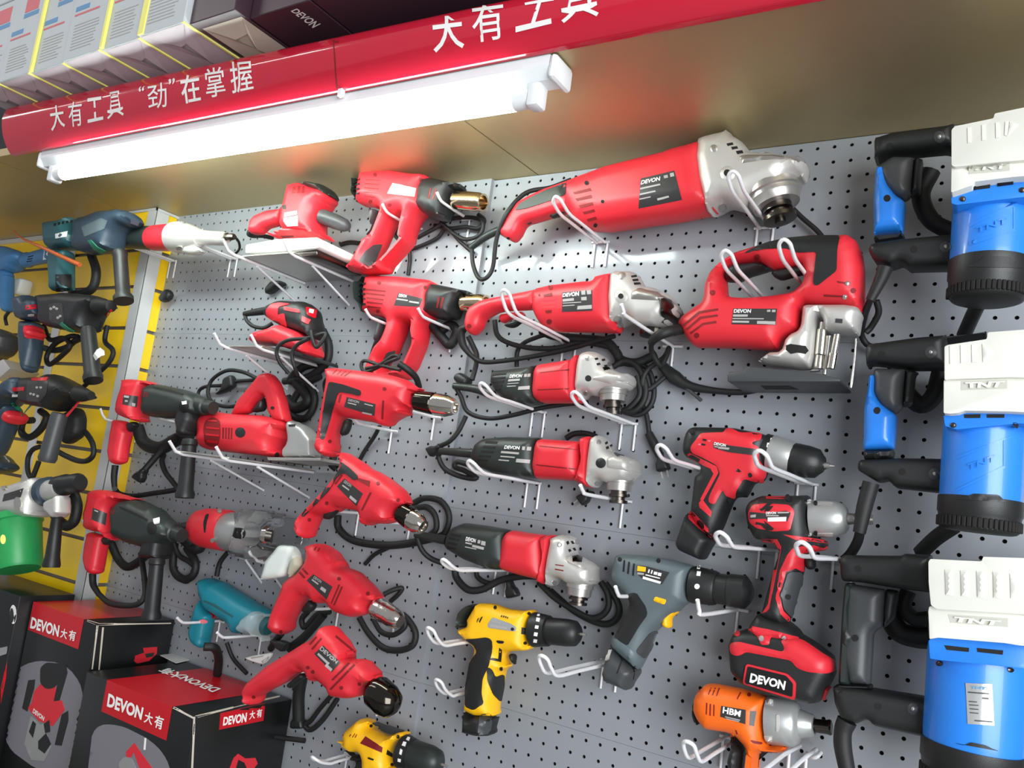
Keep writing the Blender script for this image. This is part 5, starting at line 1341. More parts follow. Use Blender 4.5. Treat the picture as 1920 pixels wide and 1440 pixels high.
# ---- marble cutter
g = Q(200, 640, 4)
shelf('wire bracket shelf under the red marble cutter with the silver guard', [(503, 880), (590, 880)], [(338, 840), (430, 855)], .006)
t = Tool('marble_cutter', 'red hand-held cutter with loop handle and silver guard on a bracket shelf', 'saw', .09)
t.body('motor_housing', 'red', g('698,640 720,580 760,545 830,530 930,545 1200,560 1280,580 1380,610 1388,660 1375,760 1340,800 1335,870 1270,872 1100,852 900,832 760,812 712,770'), .044, .040, e=.1)
t.body('loop_handle', 'red', g('940,560 1000,430 1150,255 1190,240 1245,242 1300,300 1350,430 1392,615 1280,600 1222,545 1192,405 1085,540 1000,560'), .018, .015, e=.15)
t.patch('end_grille', 'darkred', g('725,650 742,590 800,568 850,592 856,700 838,780 780,792 735,765'), lift=.0008, sm=3)
t.patches('grille_bar', 'redcard', [g(a) for a in ('760,590 830,596 832,606 762,602', '750,640 845,650 845,662 750,654', '748,690 845,702 843,714 748,704', '755,740 838,752 836,764 758,754')], lift=.0018)
t.patches('vent_slots', 'darkred', [g(a) for a in ('868,648 882,646 880,730 866,728', '890,648 902,647 900,732 888,730', '912,648 924,648 922,734 910,732', '932,650 944,650 942,734 930,734')], lift=.0004)
t.patch('brush_cap', 'black', circ(g('1003,684')[0], 9.5), lift=.003, bev=3)
t.patches('screw', 'darksteel', [circ(g('1245,500')[0], 3), circ(g('1275,850')[0], 4)], lift=.002)
t.body('trigger', 'black', g('1088,535 1190,408 1200,460 1180,530'), .012, .008, e=.3)
t.body('blade_guard', 'silverpaint', g('1365,625 1400,592 1520,640 1590,720 1602,880 1340,880 1345,800 1385,760'), .022, .012, e=.3)
t.patch('guard_slot', 'hole', g('1365,625 1420,622 1415,640 1368,640'))
t.prism('base_plate', 'steel', g('1200,868 1605,875 1605,898 1210,892'), .13, .02, .001)
t.body('depth_lever', 'silverpaint', g('1475,800 1500,795 1515,880 1490,890 1465,850'), .024, .006, e=.3)
t.tube('cord', 'rubber', [(*p, .02) for p in g('1330,300 1440,290 1520,330 1560,420 1540,520 1480,580 1400,560 1380,480 1480,330 1600,260')], .008)
t.tube('cord', 'rubber', [(*p, .03) for p in g('1000,480 900,490 800,460 760,390 790,290 900,220 1020,230 1130,280')], .0045)
t.tube('cord', 'rubber', [(*p, .025) for p in g('1120,290 980,300 860,330 740,340 690,380 700,460 760,500')], .0042)
t.body('plug', 'black', g('880,270 960,250 970,340 930,370 860,400 810,400 870,350'), .010, .006, e=.4, d=.03, solid=False)
t.finish()
# ---- two rotary hammers
def rotary(g, label, P):
    t = Tool('rotary_hammer', label, 'rotary hammer', .135)
    t.body('gearbox', 'greenblack', g(P['box']), .036, .034, e=.08)
    t.body('motor_housing', 'red', g(P['rear']), .036, .030, e=.1)
    t.body('rear_handle', 'red', g(P['hand']), .019, .018, e=.1)
    t.body('trigger', 'black', g(P['trig']), .010, .008, e=.3)
    t.body('front_neck', 'black', g(P['neck']), .028, .02, e=.1)
    a, b = g(P['nose']); t.lathe('chuck', 'greenblack', a, b, P['np'])
    a, b = g(P['side']); t.lathe('side_handle', 'black', a, b, [(0, 13), (.05, 15), (.1, 15), (.12, 13), (.85, 14.5), (.93, 18), (1, 17)], d=.15)
    lp = t.patch('label_plate', 'label', g(P['label']), lift=.0007)
    t.patches('label_print', 'dimwhite', [g(a) for a in P['print']], lift=.0012, sub=lp)
    t.patches('vent_slots', 'darkred', [g(a) for a in P['vents']], lift=.0004)
    t.patch('gearbox_groove', 'hole', g(P['groove']), lift=.0004)
    t.patch('selector', 'hole', circ(g(P['sel'])[0], 9, 14, 12), lift=.003, bev=3)
    t.patch('selector_mark', 'white', g(P['mark']), lift=.004)
    t.tube('strain_relief', 'rubber', [(*p, .12) for p in g(P['boot'])], [.008, .0075, .006])
    for c, dd, r in P['cords']: t.tube('cord', 'rubber', [(*p, q) for p, q in zip(g(c), dd)], r)
    for k in P.get('plugs', []): plug(t, g(k[0])[0], k[1], k[2], k[3], False)
    t.finish()
rotary(Q(200, 640, 4), 'red and black rotary hammer behind the marble cutter, upper of the two beside the pillar', dict(
    rear='140,300 152,290 200,286 350,305 395,328 345,342 305,450 285,520 300,600 270,612 200,592 112,562 103,500 130,400 152,345', box='300,360 340,330 400,325 600,365 690,395 740,430 760,500 720,560 600,580 450,580 310,562 285,490',
    hand='62,585 168,600 186,680 162,780 146,900 120,925 60,925 32,895 18,850 38,720', trig='150,612 230,600 240,640 170,690', neck='590,420 700,440 700,600 650,720 560,720 540,620 560,520', nose='690,480 800,500', np=[(0, 19), (.5, 16), (.55, 13), (1, 12)], side='625,735 585,1175',
    label='128,400 236,412 224,496 118,472', print=['134,405 170,410 166,425 130,420', '190,460 215,466 212,490 188,486', '140,440 160,443 158,455 138,452'], vents=['265,372 275,374 262,416 254,412', '285,376 296,378 282,420 274,418', '306,380 316,382 302,422 294,420'],
    groove='345,338 480,365 580,395 575,405 470,380 345,350', sel='582,490', mark='570,455 602,450 604,470 575,475', boot='65,930 55,1020 60,1110',
    cords=[('60,1105 100,1145 200,1160 350,1140 510,1115 525,1095 500,1060 440,980 415,900 430,850', (.13, .09, .06, .06, .06, .06, .06, .06, .06, .05), .0062), ('520,720 430,800 340,900 280,970', (.06, .06, .07, .08), .008), ('230,640 280,760 400,800 520,740 620,700', (.05, .04, .04, .04, .04), .016)], plugs=[('285,965', (-.7, 1), .08, 13)]))
rotary(Q(0, 760, 3.6), 'red and black rotary hammer above the black carton, lower of the two beside the pillar', dict(
    rear='632,595 660,570 750,574 900,618 975,636 850,655 800,700 780,800 790,918 750,906 700,862 605,842 598,740 622,660', box='780,690 850,645 960,640 1080,690 1180,780 1222,845 1200,905 1110,960 1000,965 880,935 785,890 770,800',
    hand='610,852 732,880 716,960 690,1110 675,1140 620,1140 585,1108 574,1040 590,920', trig='690,890 770,880 760,930 700,950', neck='1010,830 1150,880 1120,1045 960,1032 985,950', nose='1130,845 1230,880', np=[(0, 20), (.5, 17), (.55, 14), (1, 13)], side='1062,1030 1020,1445',
    label='628,690 722,730 712,810 618,770', print=['640,705 665,715 662,722 638,712'], vents=['748,690 756,694 744,732 736,728', '768,700 776,704 764,742 756,738'], groove='806,680 900,720 1000,770 995,785 890,735 806,695', sel='1025,830', mark='1035,775 1075,765 1078,795 1045,805', boot='625,1135 630,1210 670,1280',
    cords=[('668,1275 740,1335 860,1352 940,1335 980,1270 970,1130 950,1000', (.12, .13, .14, .14, .13, .11, .09), .0062), ('750,930 800,1040 860,1090 930,1060 1000,1000', (.05, .04, .04, .04, .05), .010), ('1180,930 1170,1100 1230,1170 1300,1150 1320,1060 1260,960', (.03, .03, .03, .03, .03, .03), .009), ('1250,900 1330,960 1350,900 1360,840', (.03, .03, .03, .03), .016)]))
# ---- trimmer with clear base
g = Q(320, 920, 4)
shelf('wire bracket shelf under the trimmer with the clear base', [(497, 1062), (540, 1040)], [(331, 1012), (422, 1032)], .004)
t = Tool('trimmer', 'red and silver trimmer with clear acrylic base lying on a bracket shelf', 'router', .08)
t.lathe('motor_end', 'black', g('40,300')[0], g('230,290')[0], [(0, 12), (.3, 15), (1, 17)], d=.08)
t.lathe('motor_housing', 'red', g('205,272')[0], g('440,300')[0], [(0, 27), (.08, 33), (.3, 37), (.9, 38), (1, 36)], d=.08)
t.lathe('barrel', 'silverpaint', g('400,300')[0], g('640,330')[0], [(0, 33), (.05, 36), (.9, 36), (1, 33)], d=.08)
t.patch('vent_slots', 'hole', g('262,180 290,172 270,240 260,320 250,310 245,240'), lift=.0006, sm=2)
t.patches('screw', 'steel', [circ(g('368,158')[0], 4), circ(g('318,370')[0], 4)], lift=.003)
t.patch('lock_hole', 'hole', circ(g('516,320')[0], 11.5), lift=.0008)
t.body('base', 'clear', g('585,160 640,140 780,158 862,230 885,300 872,400 780,490 700,522 540,500 560,400 600,270'), .050, .008, e=.85, d=.08, holes=[circ(g('722,335')[0], 22)])
t.body('base_plate', 'clear', g('905,195 928,200 888,412 868,402'), .055, .003, e=.8, d=.08)
t.lathe('collet_ring', 'chrome', g('700,330')[0], g('745,338')[0], [(0, 17), (.4, 19), (1, 19), (1, 15)], d=.14, d1=.135)
t.lathe('collet', 'darksteel', g('715,335')[0], g('760,342')[0], [(0, 12), (1, 11)], d=.147, d1=.14)
t.tube('cord', 'rubber', [(*p, d) for p, d in zip(g('60,300 20,360 60,480 150,540 190,600 120,680 50,640'), (.06, .05, .04, .035, .03, .03, .03))], .006)
t.tube('cord', 'rubber', [(*p, .02) for p in g('430,460 370,540 345,640')], .0055)
t.finish()
t = Tool('accessory_bag', 'crumpled clear accessory bag with white card hanging below the trimmer base', 'bag', .15)
t.body('card', 'paper', g('682,662 730,525 830,412 930,422 900,520 890,570 860,640 790,655'), .010, .012, e=.1)
t.body('woven_part', 'silk', g('900,520 930,440 985,500 992,560 900,655 880,640 890,570'), .012, .01, e=.1)
t.body('film', 'bag', g('676,672 720,520 826,404 940,414 992,500 900,590 860,650 780,665'), .016, .014, e=.1)
t.finish()
# ---- teal grinder
t = Tool('electric_drill', 'teal electric drill with its nose wrapped in clear film, above the second black carton', 'electric drill', .045)
t.body('housing', 'teal', g('216,710 240,668 300,650 400,680 530,760 640,830 770,905 760,1000 700,1060 560,1065 500,1075 440,1000 330,925 285,900 230,800'), .036, .034, e=.08)
t.body('rear_handle', 'teal', g('225,800 285,890 335,935 312,1010 292,1130 262,1182 200,1172 150,1120 143,1060 180,900'), .020, .018, e=.1)
t.patch('side_stripe', 'redcard', g('290,912 330,940 450,1012 440,1040 350,995'), lift=.001)
t.patch('side_line', 'tealdark', g('250,820 330,850 470,940 462,952 320,868 246,832'), lift=.0006)
t.patch('switch', 'pinkprint', circ(g('246,978')[0], 7, 12, 4), lift=.004)
t.lathe('chuck', 'tealdark', g('660,980')[0], g('740,1030')[0], [(0, 26), (.5, 22), (1, 14)])
t.body('film_wrap', 'bag', g('540,1010 600,930 690,890 770,905 745,1040 720,1140 640,1090 560,1070'), .044, .02, e=.2)
t.tube('cord', 'rubber', [(*p, d) for p, d in zip(g('250,1170 330,1180 360,1260 350,1380'), (.12, .10, .06, .04))], .009)
t.tube('cord', 'rubber', [(*p, d) for p, d in zip(g('420,1140 470,1260 570,1370'), (.04, .03, .03))], .0045)
t.finish()
t = Tool('instruction_leaflet', 'folded white leaflet in a bag behind the handle of the lowest red drill', 'leaflet', .05)
t.body('leaflet', 'paper', g('552,1255 600,1240 772,1212 760,1250 700,1308 600,1280'), .006, .004, e=.4)
t.patches('print_line', 'dimwhite', [g('600,1252 700,1236 690,1246 606,1260'), g('680,1280 740,1240 730,1262 690,1290')], lift=.0005)
t.finish()
# ---- straight die grinder
g = Q(220, 380, 7.3846)
t = Tool('die_grinder', 'black, red and silver straight grinder in the top left corner of the pegboard', 'straight grinder', .15)
t.lathe('rear_housing', 'greenblack', g('60,475')[0], g('520,490')[0], [(0, 17), (.15, 21.5), (1, 22)])
t.lathe('red_collar', 'red', g('490,492')[0], g('860,478')[0], [(0, 22.5), (.08, 24), (.8, 26), (1, 28)])
t.lathe('front_housing', 'silver', g('800,478')[0], g('1150,490')[0], [(0, 29), (.25, 30), (.6, 25), (1, 16)])
t.body('housing_fin', 'silver', g('820,620 900,560 1100,600 1210,670 1190,705 1100,740 960,715 830,670'), .012, .012, e=.2)
t.lathe('nose', 'silver', g('1100,480')[0], g('1500,500')[0], [(0, 17), (.05, 14), (.9, 13), (1, 10)])
t.lathe('collet', 'darksteel', g('1480,470')[0], g('1620,475')[0], [(0, 7), (.3, 7), (.32, 5.5), (.8, 6.5), (1, 5)], flat=(6, .08))
t.patches('bolt', 'steel', [circ(g('900,262')[0], 6, 12, 4), circ(g('865,620')[0], 6, 12, 4), circ(g('1205,348')[0], 3)], lift=.004)
t.tube('spanner_cord', 'rubber', [(*p, d) for p, d in zip(g('1620,470 1680,540 1690,640 1620,720'), (.10, .08, .06, .05))], .003)
t.finish()
# the white plug in film under it
t = Tool('mains_plug', 'black mains plug dangling against the board below the straight grinder', 'plug', .03)
t.body('plug_body', 'black', [(298, 560), (312, 540), (326, 548), (318, 566), (304, 568)], .010, .006, e=.4)
t.finish()
# ================================================================ tools on the yellow slatwall
g = Q(0, 380, 3.272)
t = Tool('rotary_hammer', 'dark teal rotary hammer topmost on the yellow pillar, with a hanging black auxiliary handle', 'rotary hammer', .20)
t.body('gearbox', 'bluegrey', g('490,100 640,55 760,48 830,70 862,112 835,160 750,200 712,310 560,322 480,295 480,180'), .04, .036, e=.08)
t.body('motor_housing', 'tealdark', g('308,135 330,118 480,98 520,200 492,295 320,295 315,200'), .042, .026, e=.2)
t.body('rear_handle', 'tealdark', g('318,285 440,300 442,545 322,545 312,400'), .024, .022, e=.1)
t.patch('grip_pad', 'rubber', g('340,440 438,440 440,545 345,545'), lift=.001)
t.lathe('front_handle', 'black', g('735,300')[0], g('758,605')[0], [(0, 12), (.06, 14), (.1, 13), (.85, 13), (.92, 18), (1, 18)], d=.22)
t.patch('label_plate', 'white', g('340,192 415,175 410,208 342,220'), lift=.001)
t.patches('vent_slots', 'hole', [g('330,128 345,125 344,140 330,144'), g('355,122 370,119 369,134 355,138'), g('380,116 395,113 394,128 380,132'), g('405,112 420,109 419,124 405,128'), g('430,108 445,105 444,120 430,124')])
t.patch('green_arc', 'greentrim', g('540,230 560,228 600,270 650,295 625,312 575,285'), lift=.002)
t.patch('side_panel', 'grey', g('500,150 620,95 660,110 640,160 520,210'), lift=.001)
t.tube('cord', 'rubber', [(*p, .16) for p in g('560,320 590,420 570,520 500,560 440,560')], .011)
t.finish()
tt = MB(); V, F = tube_mesh([at((26, 433), .24), at((40, 446), .25), at((92, 470), .25), at((150, 497), .22)], [.002, .0025, .0045, .006], 8)
o = new_obj('cable_tie', V, F, 'rust', None, tuple(V[0]), 60); tag(o, 'orange-brown cable tie end sticking out left of the dark teal hammer', 'cable tie')
g = Q(0, 460, 8)
t = Tool('heat_gun', 'blue heat gun with white label at the far left edge', 'heat gun', .10)
t.body('housing', 'skyblue', g('-60,40 0,10 100,20 260,70 400,130 425,205 400,300 340,345 200,420 60,420 -60,380'), .036, .034, e=.06)
t.body('handle', 'skyblue', g('30,330 180,400 172,520 172,900 192,1000 120,1010 70,1002 10,880 30,560'), .02, .018, e=.1)
t.lathe('barrel', 'skyblue', g('380,230')[0], g('800,130')[0], [(0, 13), (.1, 15), (.2, 13), (.6, 14), (1, 15)])
t.patch('label_plate', 'white', g('670,62 780,50 780,190 645,218'), lift=.001)
t.patches('vent_slots', 'hole', [g('420,170 500,150 500,162 422,184'), g('410,205 490,190 490,202 412,218'), g('400,240 480,225 480,237 402,252')])
t.tube('cord', 'rubber', [(*p, d) for p, d in zip(g('130,1000 80,1080 100,1200'), (.1, .09, .08))], .005)
t.finish()
t = Tool('fluorescent_starter_box', 'small white boxed item in the shade below the blue heat gun', 'small box', .05)
t.name = 'small_carton'
t.body('small_carton', 'paper', g('235,600 260,530 410,505 410,560 360,740 300,760 240,730'), .02, .006, e=.6, fit=False)
t.finish()
g = Q(0, 520, 6.8571)
t = Tool('rotary_hammer', 'dark blue and black rotary hammer with red trigger, middle of the pillar', 'rotary hammer', .19)
t.body('gearbox', 'black', g('480,290 560,230 900,205 1200,235 1350,268 1442,330 1445,390 1420,445 1300,500 1250,560 1200,720 1000,720 640,640 590,600 560,400'), .042, .036, e=.08)
t.body('motor_housing', 'bluegrey', g('300,285 345,250 480,250 525,300 640,330 650,560 520,590 320,565 300,400'), .045, .022, e=.3)
t.patch('side_panel', 'label', g('630,340 800,330 830,620 640,560'), lift=.001, sm=2)
t.patches('panel_symbol', 'dimwhite', [circ(g(a)[0], 2.4) for a in ('660,405', '735,405', '700,385', '780,500', '750,520')], lift=.0018)
t.body('rear_handle', 'bluegrey', g('292,555 520,590 505,900 445,1190 400,1235 350,1225 300,1150 282,800'), .026, .024, e=.1)
t.body('trigger', 'red', g('400,640 450,610 520,680 482,800 432,822 390,790'), .030, .016, e=.2, d=.195)
t.lathe('front_handle', 'black', g('1130,660')[0], g('1200,1330')[0], [(0, 12), (.08, 14), (.85, 15), (.92, 18), (1, 17)], d=.21)
t.lathe('chuck', 'rubber', g('1250,370')[0], g('1440,370')[0], [(0, 15), (.5, 14), (.55, 12), (.95, 11), (1, 6)], d=.21)
t.patch('brand_mark', 'redcard', g('332,365 468,352 466,405 330,420'), lift=.0012)
t.patch('model_mark', 'dimwhite', g('360,478 440,472 438,496 360,500'), lift=.0012)
t.patch('green_arc', 'greentrim', g('770,600 800,575 880,645 960,690 945,712 860,680'), lift=.002)
t.patch('red_lip', 'redcard', g('1420,405 1440,420 1425,470 1360,500 1350,488'), lift=.002)
t.tube('cord', 'rubber', [(*p, .15) for p in g('560,620 640,800 820,780 900,880 800,1000 640,1120 600,1020 700,860 900,760 1000,760')], .0065)
t.tube('cord', 'rubber', [(*p, .14) for p in g('540,900 700,940 860,900 960,820 1100,760')], .008)
t.tube('cord', 'rubber', [(*p, .15) for p in g('1380,620 1350,820 1440,920 1450,1000 1380,1120 1200,1290 1050,1430')], .006)
t.patch('hang_tag', 'paper', g('1195,1010 1240,930 1300,980 1230,1070'), lift=.012)
t.finish()
g = Q(0, 680, 6.8571)
t = Tool('rotary_hammer', 'dark blue rotary hammer with black folded handle and green arc, lower on the pillar', 'rotary hammer', .20)
t.body('gearbox', 'black', g('330,220 380,195 620,178 720,150 820,175 960,240 1100,330 1185,400 1150,480 1000,500 880,570 720,640 640,600 350,530'), .045, .036, e=.08)
t.body('motor_housing', 'bluegrey', g('-40,560 10,400 130,330 200,220 340,198 380,230 360,490 165,535 40,640'), .048, .024, e=.3)
t.patch('side_panel', 'label', g('350,240 620,230 600,400 520,500 345,490'), lift=.001, sm=2)
t.patches('panel_symbol', 'dimwhite', [circ(g(a)[0], 2.2) for a in ('400,400', '440,410', '490,430', '480,320', '530,320')], lift=.0018)
t.body('rear_handle', 'bluegrey', g('60,590 165,530 250,590 200,760 100,1010 20,1200 -100,1220 -60,800'), .028, .025, e=.1)
t.body('trigger', 'red', g('160,610 285,640 245,780 185,802 112,775'), .031, .016, e=.2, d=.205)
t.lathe('front_handle', 'dgrey', g('770,650')[0], g('600,1270')[0], [(0, 13), (.06, 15), (.85, 16), (.93, 17), (1, 15)], d=.22)
t.lathe('chuck', 'rubber', g('1000,400')[0], g('1175,425')[0], [(0, 15), (.5, 13), (.55, 12), (1, 8)], d=.22)
t.patch('brand_mark', 'redcard', g('160,320 310,312 306,360 165,372'), lift=.0012)
t.patch('top_brand_mark', 'redcard', g('400,205 620,190 600,235 415,235'), lift=.0016)
t.patch('model_mark', 'white', g('155,410 228,412 226,436 155,436'), lift=.0012)
t.patch('green_arc', 'greentrim', g('130,530 170,515 260,590 400,640 380,660 240,620'), lift=.002)
t.patch('red_switch', 'red', g('975,640 1030,585 1110,600 1090,650 1000,680'), lift=.004)
t.tube('cord', 'rubber', [(*p, .15) for p in g('520,620 600,700 520,860 380,960 280,900 300,760 420,740')], .009)
t.tube('cord', 'rubber', [(*p, .14) for p in g('720,1130 850,1200 1000,1260 1120,1260 1200,1180 1190,1040 1120,920 1060,860')], .0065)
t.tube('cord', 'rubber', [(*p, .16) for p in g('510,1080 420,1120 360,1230 360,1400 410,1480 450,1400 500,1270')], .0062)
t.body('strap', 'rubber', g('780,680 1000,560 1090,650 1080,860 1040,980 880,1060 800,1000 760,850'), .02, .02, e=.1, d=.15)
t.finish()
g = Q(0, 760, 3.6)
t = Tool('demolition_hammer', 'silver hammer with green motor and black side handle, lowest on the pillar', 'demolition hammer', .20)
t.body('gear_case', 'silver', g('-90,600 0,560 60,545 200,505 310,485 340,560 310,650 300,760 150,752 0,765 -90,780'), .045, .03, e=.15)
t.lathe('barrel', 'silver', g('280,590')[0], g('420,560')[0], [(0, 24), (.3, 25), (.35, 21), (1, 20)], d=.205)
t.lathe('handle_clamp', 'bluegrey', g('305,585')[0], g('340,578')[0], [(0, 27), (1, 27)], d=.205)
t.lathe('chuck', 'black', g('390,545')[0], g('545,520')[0], [(0, 19), (.4, 20), (.45, 18), (.9, 18), (1, 14)], d=.205)
t.body('clamp_block', 'silver', g('330,640 440,600 442,740 400,770 330,730'), .02, .01, e=.3, d=.22)
t.lathe('side_handle', 'black', g('390,720')[0], g('345,1095')[0], [(0, 9), (.1, 12), (.13, 10), (.8, 13), (.95, 16), (1, 15)], d=.22)
C = at((36, 950), .2)
t.lathe('motor', 'green', g('115,745')[0], g('125,1110')[0], [(0, 44), (.12, 45), (.14, 42), (.93, 41), (1, 37)], d=.2)
t.patch('label_plate', 'label', g('30,600 160,560 140,620 18,650'), lift=.001)
t.patch('motor_badge', 'edge', circ(g('22,905')[0], 5, 14, 9), lift=.0012)
t.patches('bolt', 'steel', [circ(g('125,660')[0], 6, 10, 12), circ(g('30,555')[0], 5)], lift=.004)
t.tube('hanging_strap', 'rubber', [(*p, .17) for p in g('500,600 520,680 500,780 450,815 410,790')], .012)
t.finish()
# things cut by the left edge
g = Q(0, 520, 6.8571)
t = Tool('jigsaw', 'grey jigsaw with pale metal sole, cut off by the left edge', 'jigsaw', .12)
t.body('housing', 'dgrey', g('-90,640 0,660 100,690 172,740 120,950 40,1060 -90,1100'), .035, .02, e=.2)
t.prism('sole_plate', 'silver', g('-90,1110 40,1050 130,1170 -20,1300 -90,1320'), .16, .08, .002)
t.finish()
g = Q(0, 680, 6.8571)
t = Tool('electric_drill', 'dark blue power tool with a pale tag at the left edge, beside the green-motored hammer', 'electric drill', .10)
t.body('housing', 'bluegrey', g('-100,1130 60,1180 180,1280 210,1380 90,1430 -100,1440'), .035, .03, e=.1)
t.patch('hang_tag', 'paper', g('50,1150 120,1120 180,1150 130,1190 80,1190'), lift=.004)
t.finish()
# ================================================================ cartons at the lower left
ZP = Z0 - 1.46
tag(MB().box((-1.9, -.42, 0), (-.1, -.001, ZP)).build('trim_3', 'darkwall'), kind='structure')
g = Q(0, 1080, 3.4286)
def big_box(label, x0, x1, yf, yb, zt):
    t = Tool('black_carton', label, 'carton', -yf, 'black cartons on the plinth')
    V, F = bevel_box((x0, yf, ZP), (x1, yb, Z0 + zt), .0018, 2)
    t.raw('carton_body', V, F, 'blackcard', 40)
    return t
def band(t, pl, pr, pb, yf, yb, zt):
    """red printed band: down the front and over the top"""
    xl, xr = float(at(pl, -yf)[0]), float(at(pr, -yf)[0])
    zb = float(at(pb, -yf)[2]); z = Z0 + zt; e = .0005
    V = [(xl, yf - e, zb), (xr, yf - e, zb), (xr, yf - e, z + e), (xl, yf - e, z + e), (xr, yb, z + e), (xl, yb, z + e)]
    t.raw('red_band', V, [(0, 1, 2, 3), (3, 2, 4, 5)], 'redcard', 0)
t = big_box('tall black carton picturing a wheeled machine, left of the lower black carton', -.966, -.708, -.207, -.018, -.977)
band(t, g('212,190')[0], g('540,288')[0], g('522,478')[0], -.207, -.018, -.977)
t.text('DEVON', 'white', g('208,262 388,318 378,392 196,335'), .0012, .04); t.text('大', 'white', g('398,335 440,345 432,408 388,395'), .0012, .02); t.text('有', 'white', g('450,345 495,354 485,420 442,410'), .0012, .02)
t.patch('picture_ground', 'greyprint', g('60,640 200,540 420,560 540,720 480,1260 260,1260 40,1100 20,900'), lift=.0004, sm=14, depth=.0002)
t.patches('picture_wheel', 'black', [g(a) for a in ('145,850 185,670 228,665 222,720 178,870', '348,805 392,600 425,560 436,620 384,800', '355,1085 400,890 440,866 442,925 398,1090')], lift=.0012)
t.patch('picture_deck', 'red', g('180,850 206,815 222,740 268,690 300,720 360,700 360,800 400,800 418,860 340,965 250,930'), lift=.001)
t.patch('picture_engine', 'black', g('262,590 300,556 380,562 430,570 415,640 350,720 300,728 262,690'), lift=.0014, sm=3)
t.patch('picture_blade', 'silverpaint', g('158,1080 200,900 262,955 332,930 300,1000 330,1100 285,1190 205,1182'), lift=.001)
t.patches('picture_blade_black', 'black', [g('190,1000 215,930 235,950 215,1040'), g('250,1060 300,1010 330,1080 290,1140 250,1110'), g('285,950 320,925 325,1000 295,1010')], lift=.0016)  # black printed pieces over the pictured blade
t.text('DEVON', 'white', g('222,850 292,905 284,932 214,878'), .0016, .03)
t.patches('worn_edge', 'cream', [g('588,600 596,600 632,318 622,316'), g('632,604 640,604 668,330 656,330'), g('560,292 630,318 1140,306 1140,300 640,306 560,282')], lift=.0006)
t.patch('side_picture', 'red', g('862,548 870,512 925,492 918,462 1010,455 1006,500 958,545 880,562'), lift=.0008)
t.patch('side_picture_dark', 'label', g('930,500 990,490 985,515 940,525'), lift=.0014)  # dark printed patch within the red side picture
t.finish()
t = big_box('low black carton with red top and name bands, foremost at the bottom edge', -.650, -.307, -.249, -.018, -1.056)
band(t, g('692,660')[0], g('1110,840')[0], g('1070,1058')[0], -.249, -.018, -1.056)
t.text('DEVON', 'white', g('702,752 928,846 912,926 690,838'), .0012, .04); t.text('大', 'white', g('940,868 992,886 980,960 926,940'), .0012, .02); t.text('有', 'white', g('1005,890 1060,906 1046,992 990,968'), .0012, .02)
t.text('DEVON大有', 'white', g('1352,756 1005,616 1078,592 1428,726'), .0012, .03)
t.patch('side_band', 'redcard', g('1416,882 1704,818 1692,930 1408,988'), lift=.0006)
t.text('DEVON', 'white', g('1436,906 1586,876 1580,938 1430,962'), .0012, .04); t.text('大', 'white', g('1604,868 1640,860 1635,915 1598,924'), .0012, .02); t.text('有', 'white', g('1650,858 1684,850 1680,905 1645,912'), .0012, .02)
t.patch('picture_ground', 'greyprint', g('600,960 760,950 980,1060 1080,1180 1100,1300 560,1300'), lift=.0004, sm=14, depth=.0002)
t.patches('picture_machine', 'red', [g('812,1130 866,1072 912,1140 985,1240 900,1240 862,1130 850,1160 815,1180')], lift=.001)
t.patch('picture_motor', 'silverpaint', g('765,1200 800,1160 850,1170 880,1240 770,1240'), lift=.0012, sm=3)
t.patch('picture_needle', 'white', g('932,1040 942,1042 936,1118 925,1116'), lift=.001)
t.patches('side_picture', 'red', [g('1470,1250 1500,1170 1530,1142 1575,1172 1640,1168 1655,1205 1620,1250 1590,1250 1570,1200 1530,1180 1510,1250')], lift=.001)
t.patches('worn_edge', 'cream', [g('1245,905 1256,905 1240,1240 1228,1240'), g('1118,842 1130,846 1255,912 1250,922 1112,850'), g('1256,900 1500,840 1500,850 1258,914'), g('1700,790 1838,760 1838,768 1700,800')], lift=.0006)
t.finish()
t = Tool('dark_green_carton', 'dark green carton cut off by the left edge, with a pale round mark', 'carton', .23)
V, F = bevel_box((-1.42, -.235, ZP), (-.972, -.105, Z0 - .965), .002, 2)
t.raw('carton_body', V, F, 'blackcard', 40)
t.patch('round_mark', 'white', circ((25, 1152), 6, 14, 18), lift=.0008); t.patch('round_mark_inside', 'black', circ((23, 1154), 3.5, 14, 14), lift=.0014)
t.patches('pale_print', 'silverpaint', [[(0, 1215), (14, 1212), (12, 1226), (0, 1230)]], lift=.0008)
t.patches('red_stripe', 'redcard', [[(2, 1290), (13, 1240), (11, 1270), (1, 1320)]], lift=.0008)
t.finish()
t = Tool('card_slip', 'small white card lying on the back of the red topped carton', 'card', .05)
P = [at_z(p, Z0 - 1.0545) for p in ((300, 1229), (328, 1225), (355, 1238), (330, 1244))]
V = [(*p[:2], Z0 - 1.0545) for p in P] + [(*p[:2], Z0 - 1.0535) for p in P]
t.raw('card', V, [(3, 2, 1, 0), (4, 5, 6, 7), (0, 1, 5, 4), (1, 2, 6, 5), (2, 3, 7, 6), (3, 0, 4, 7)], 'paper', 0)
t.finish()

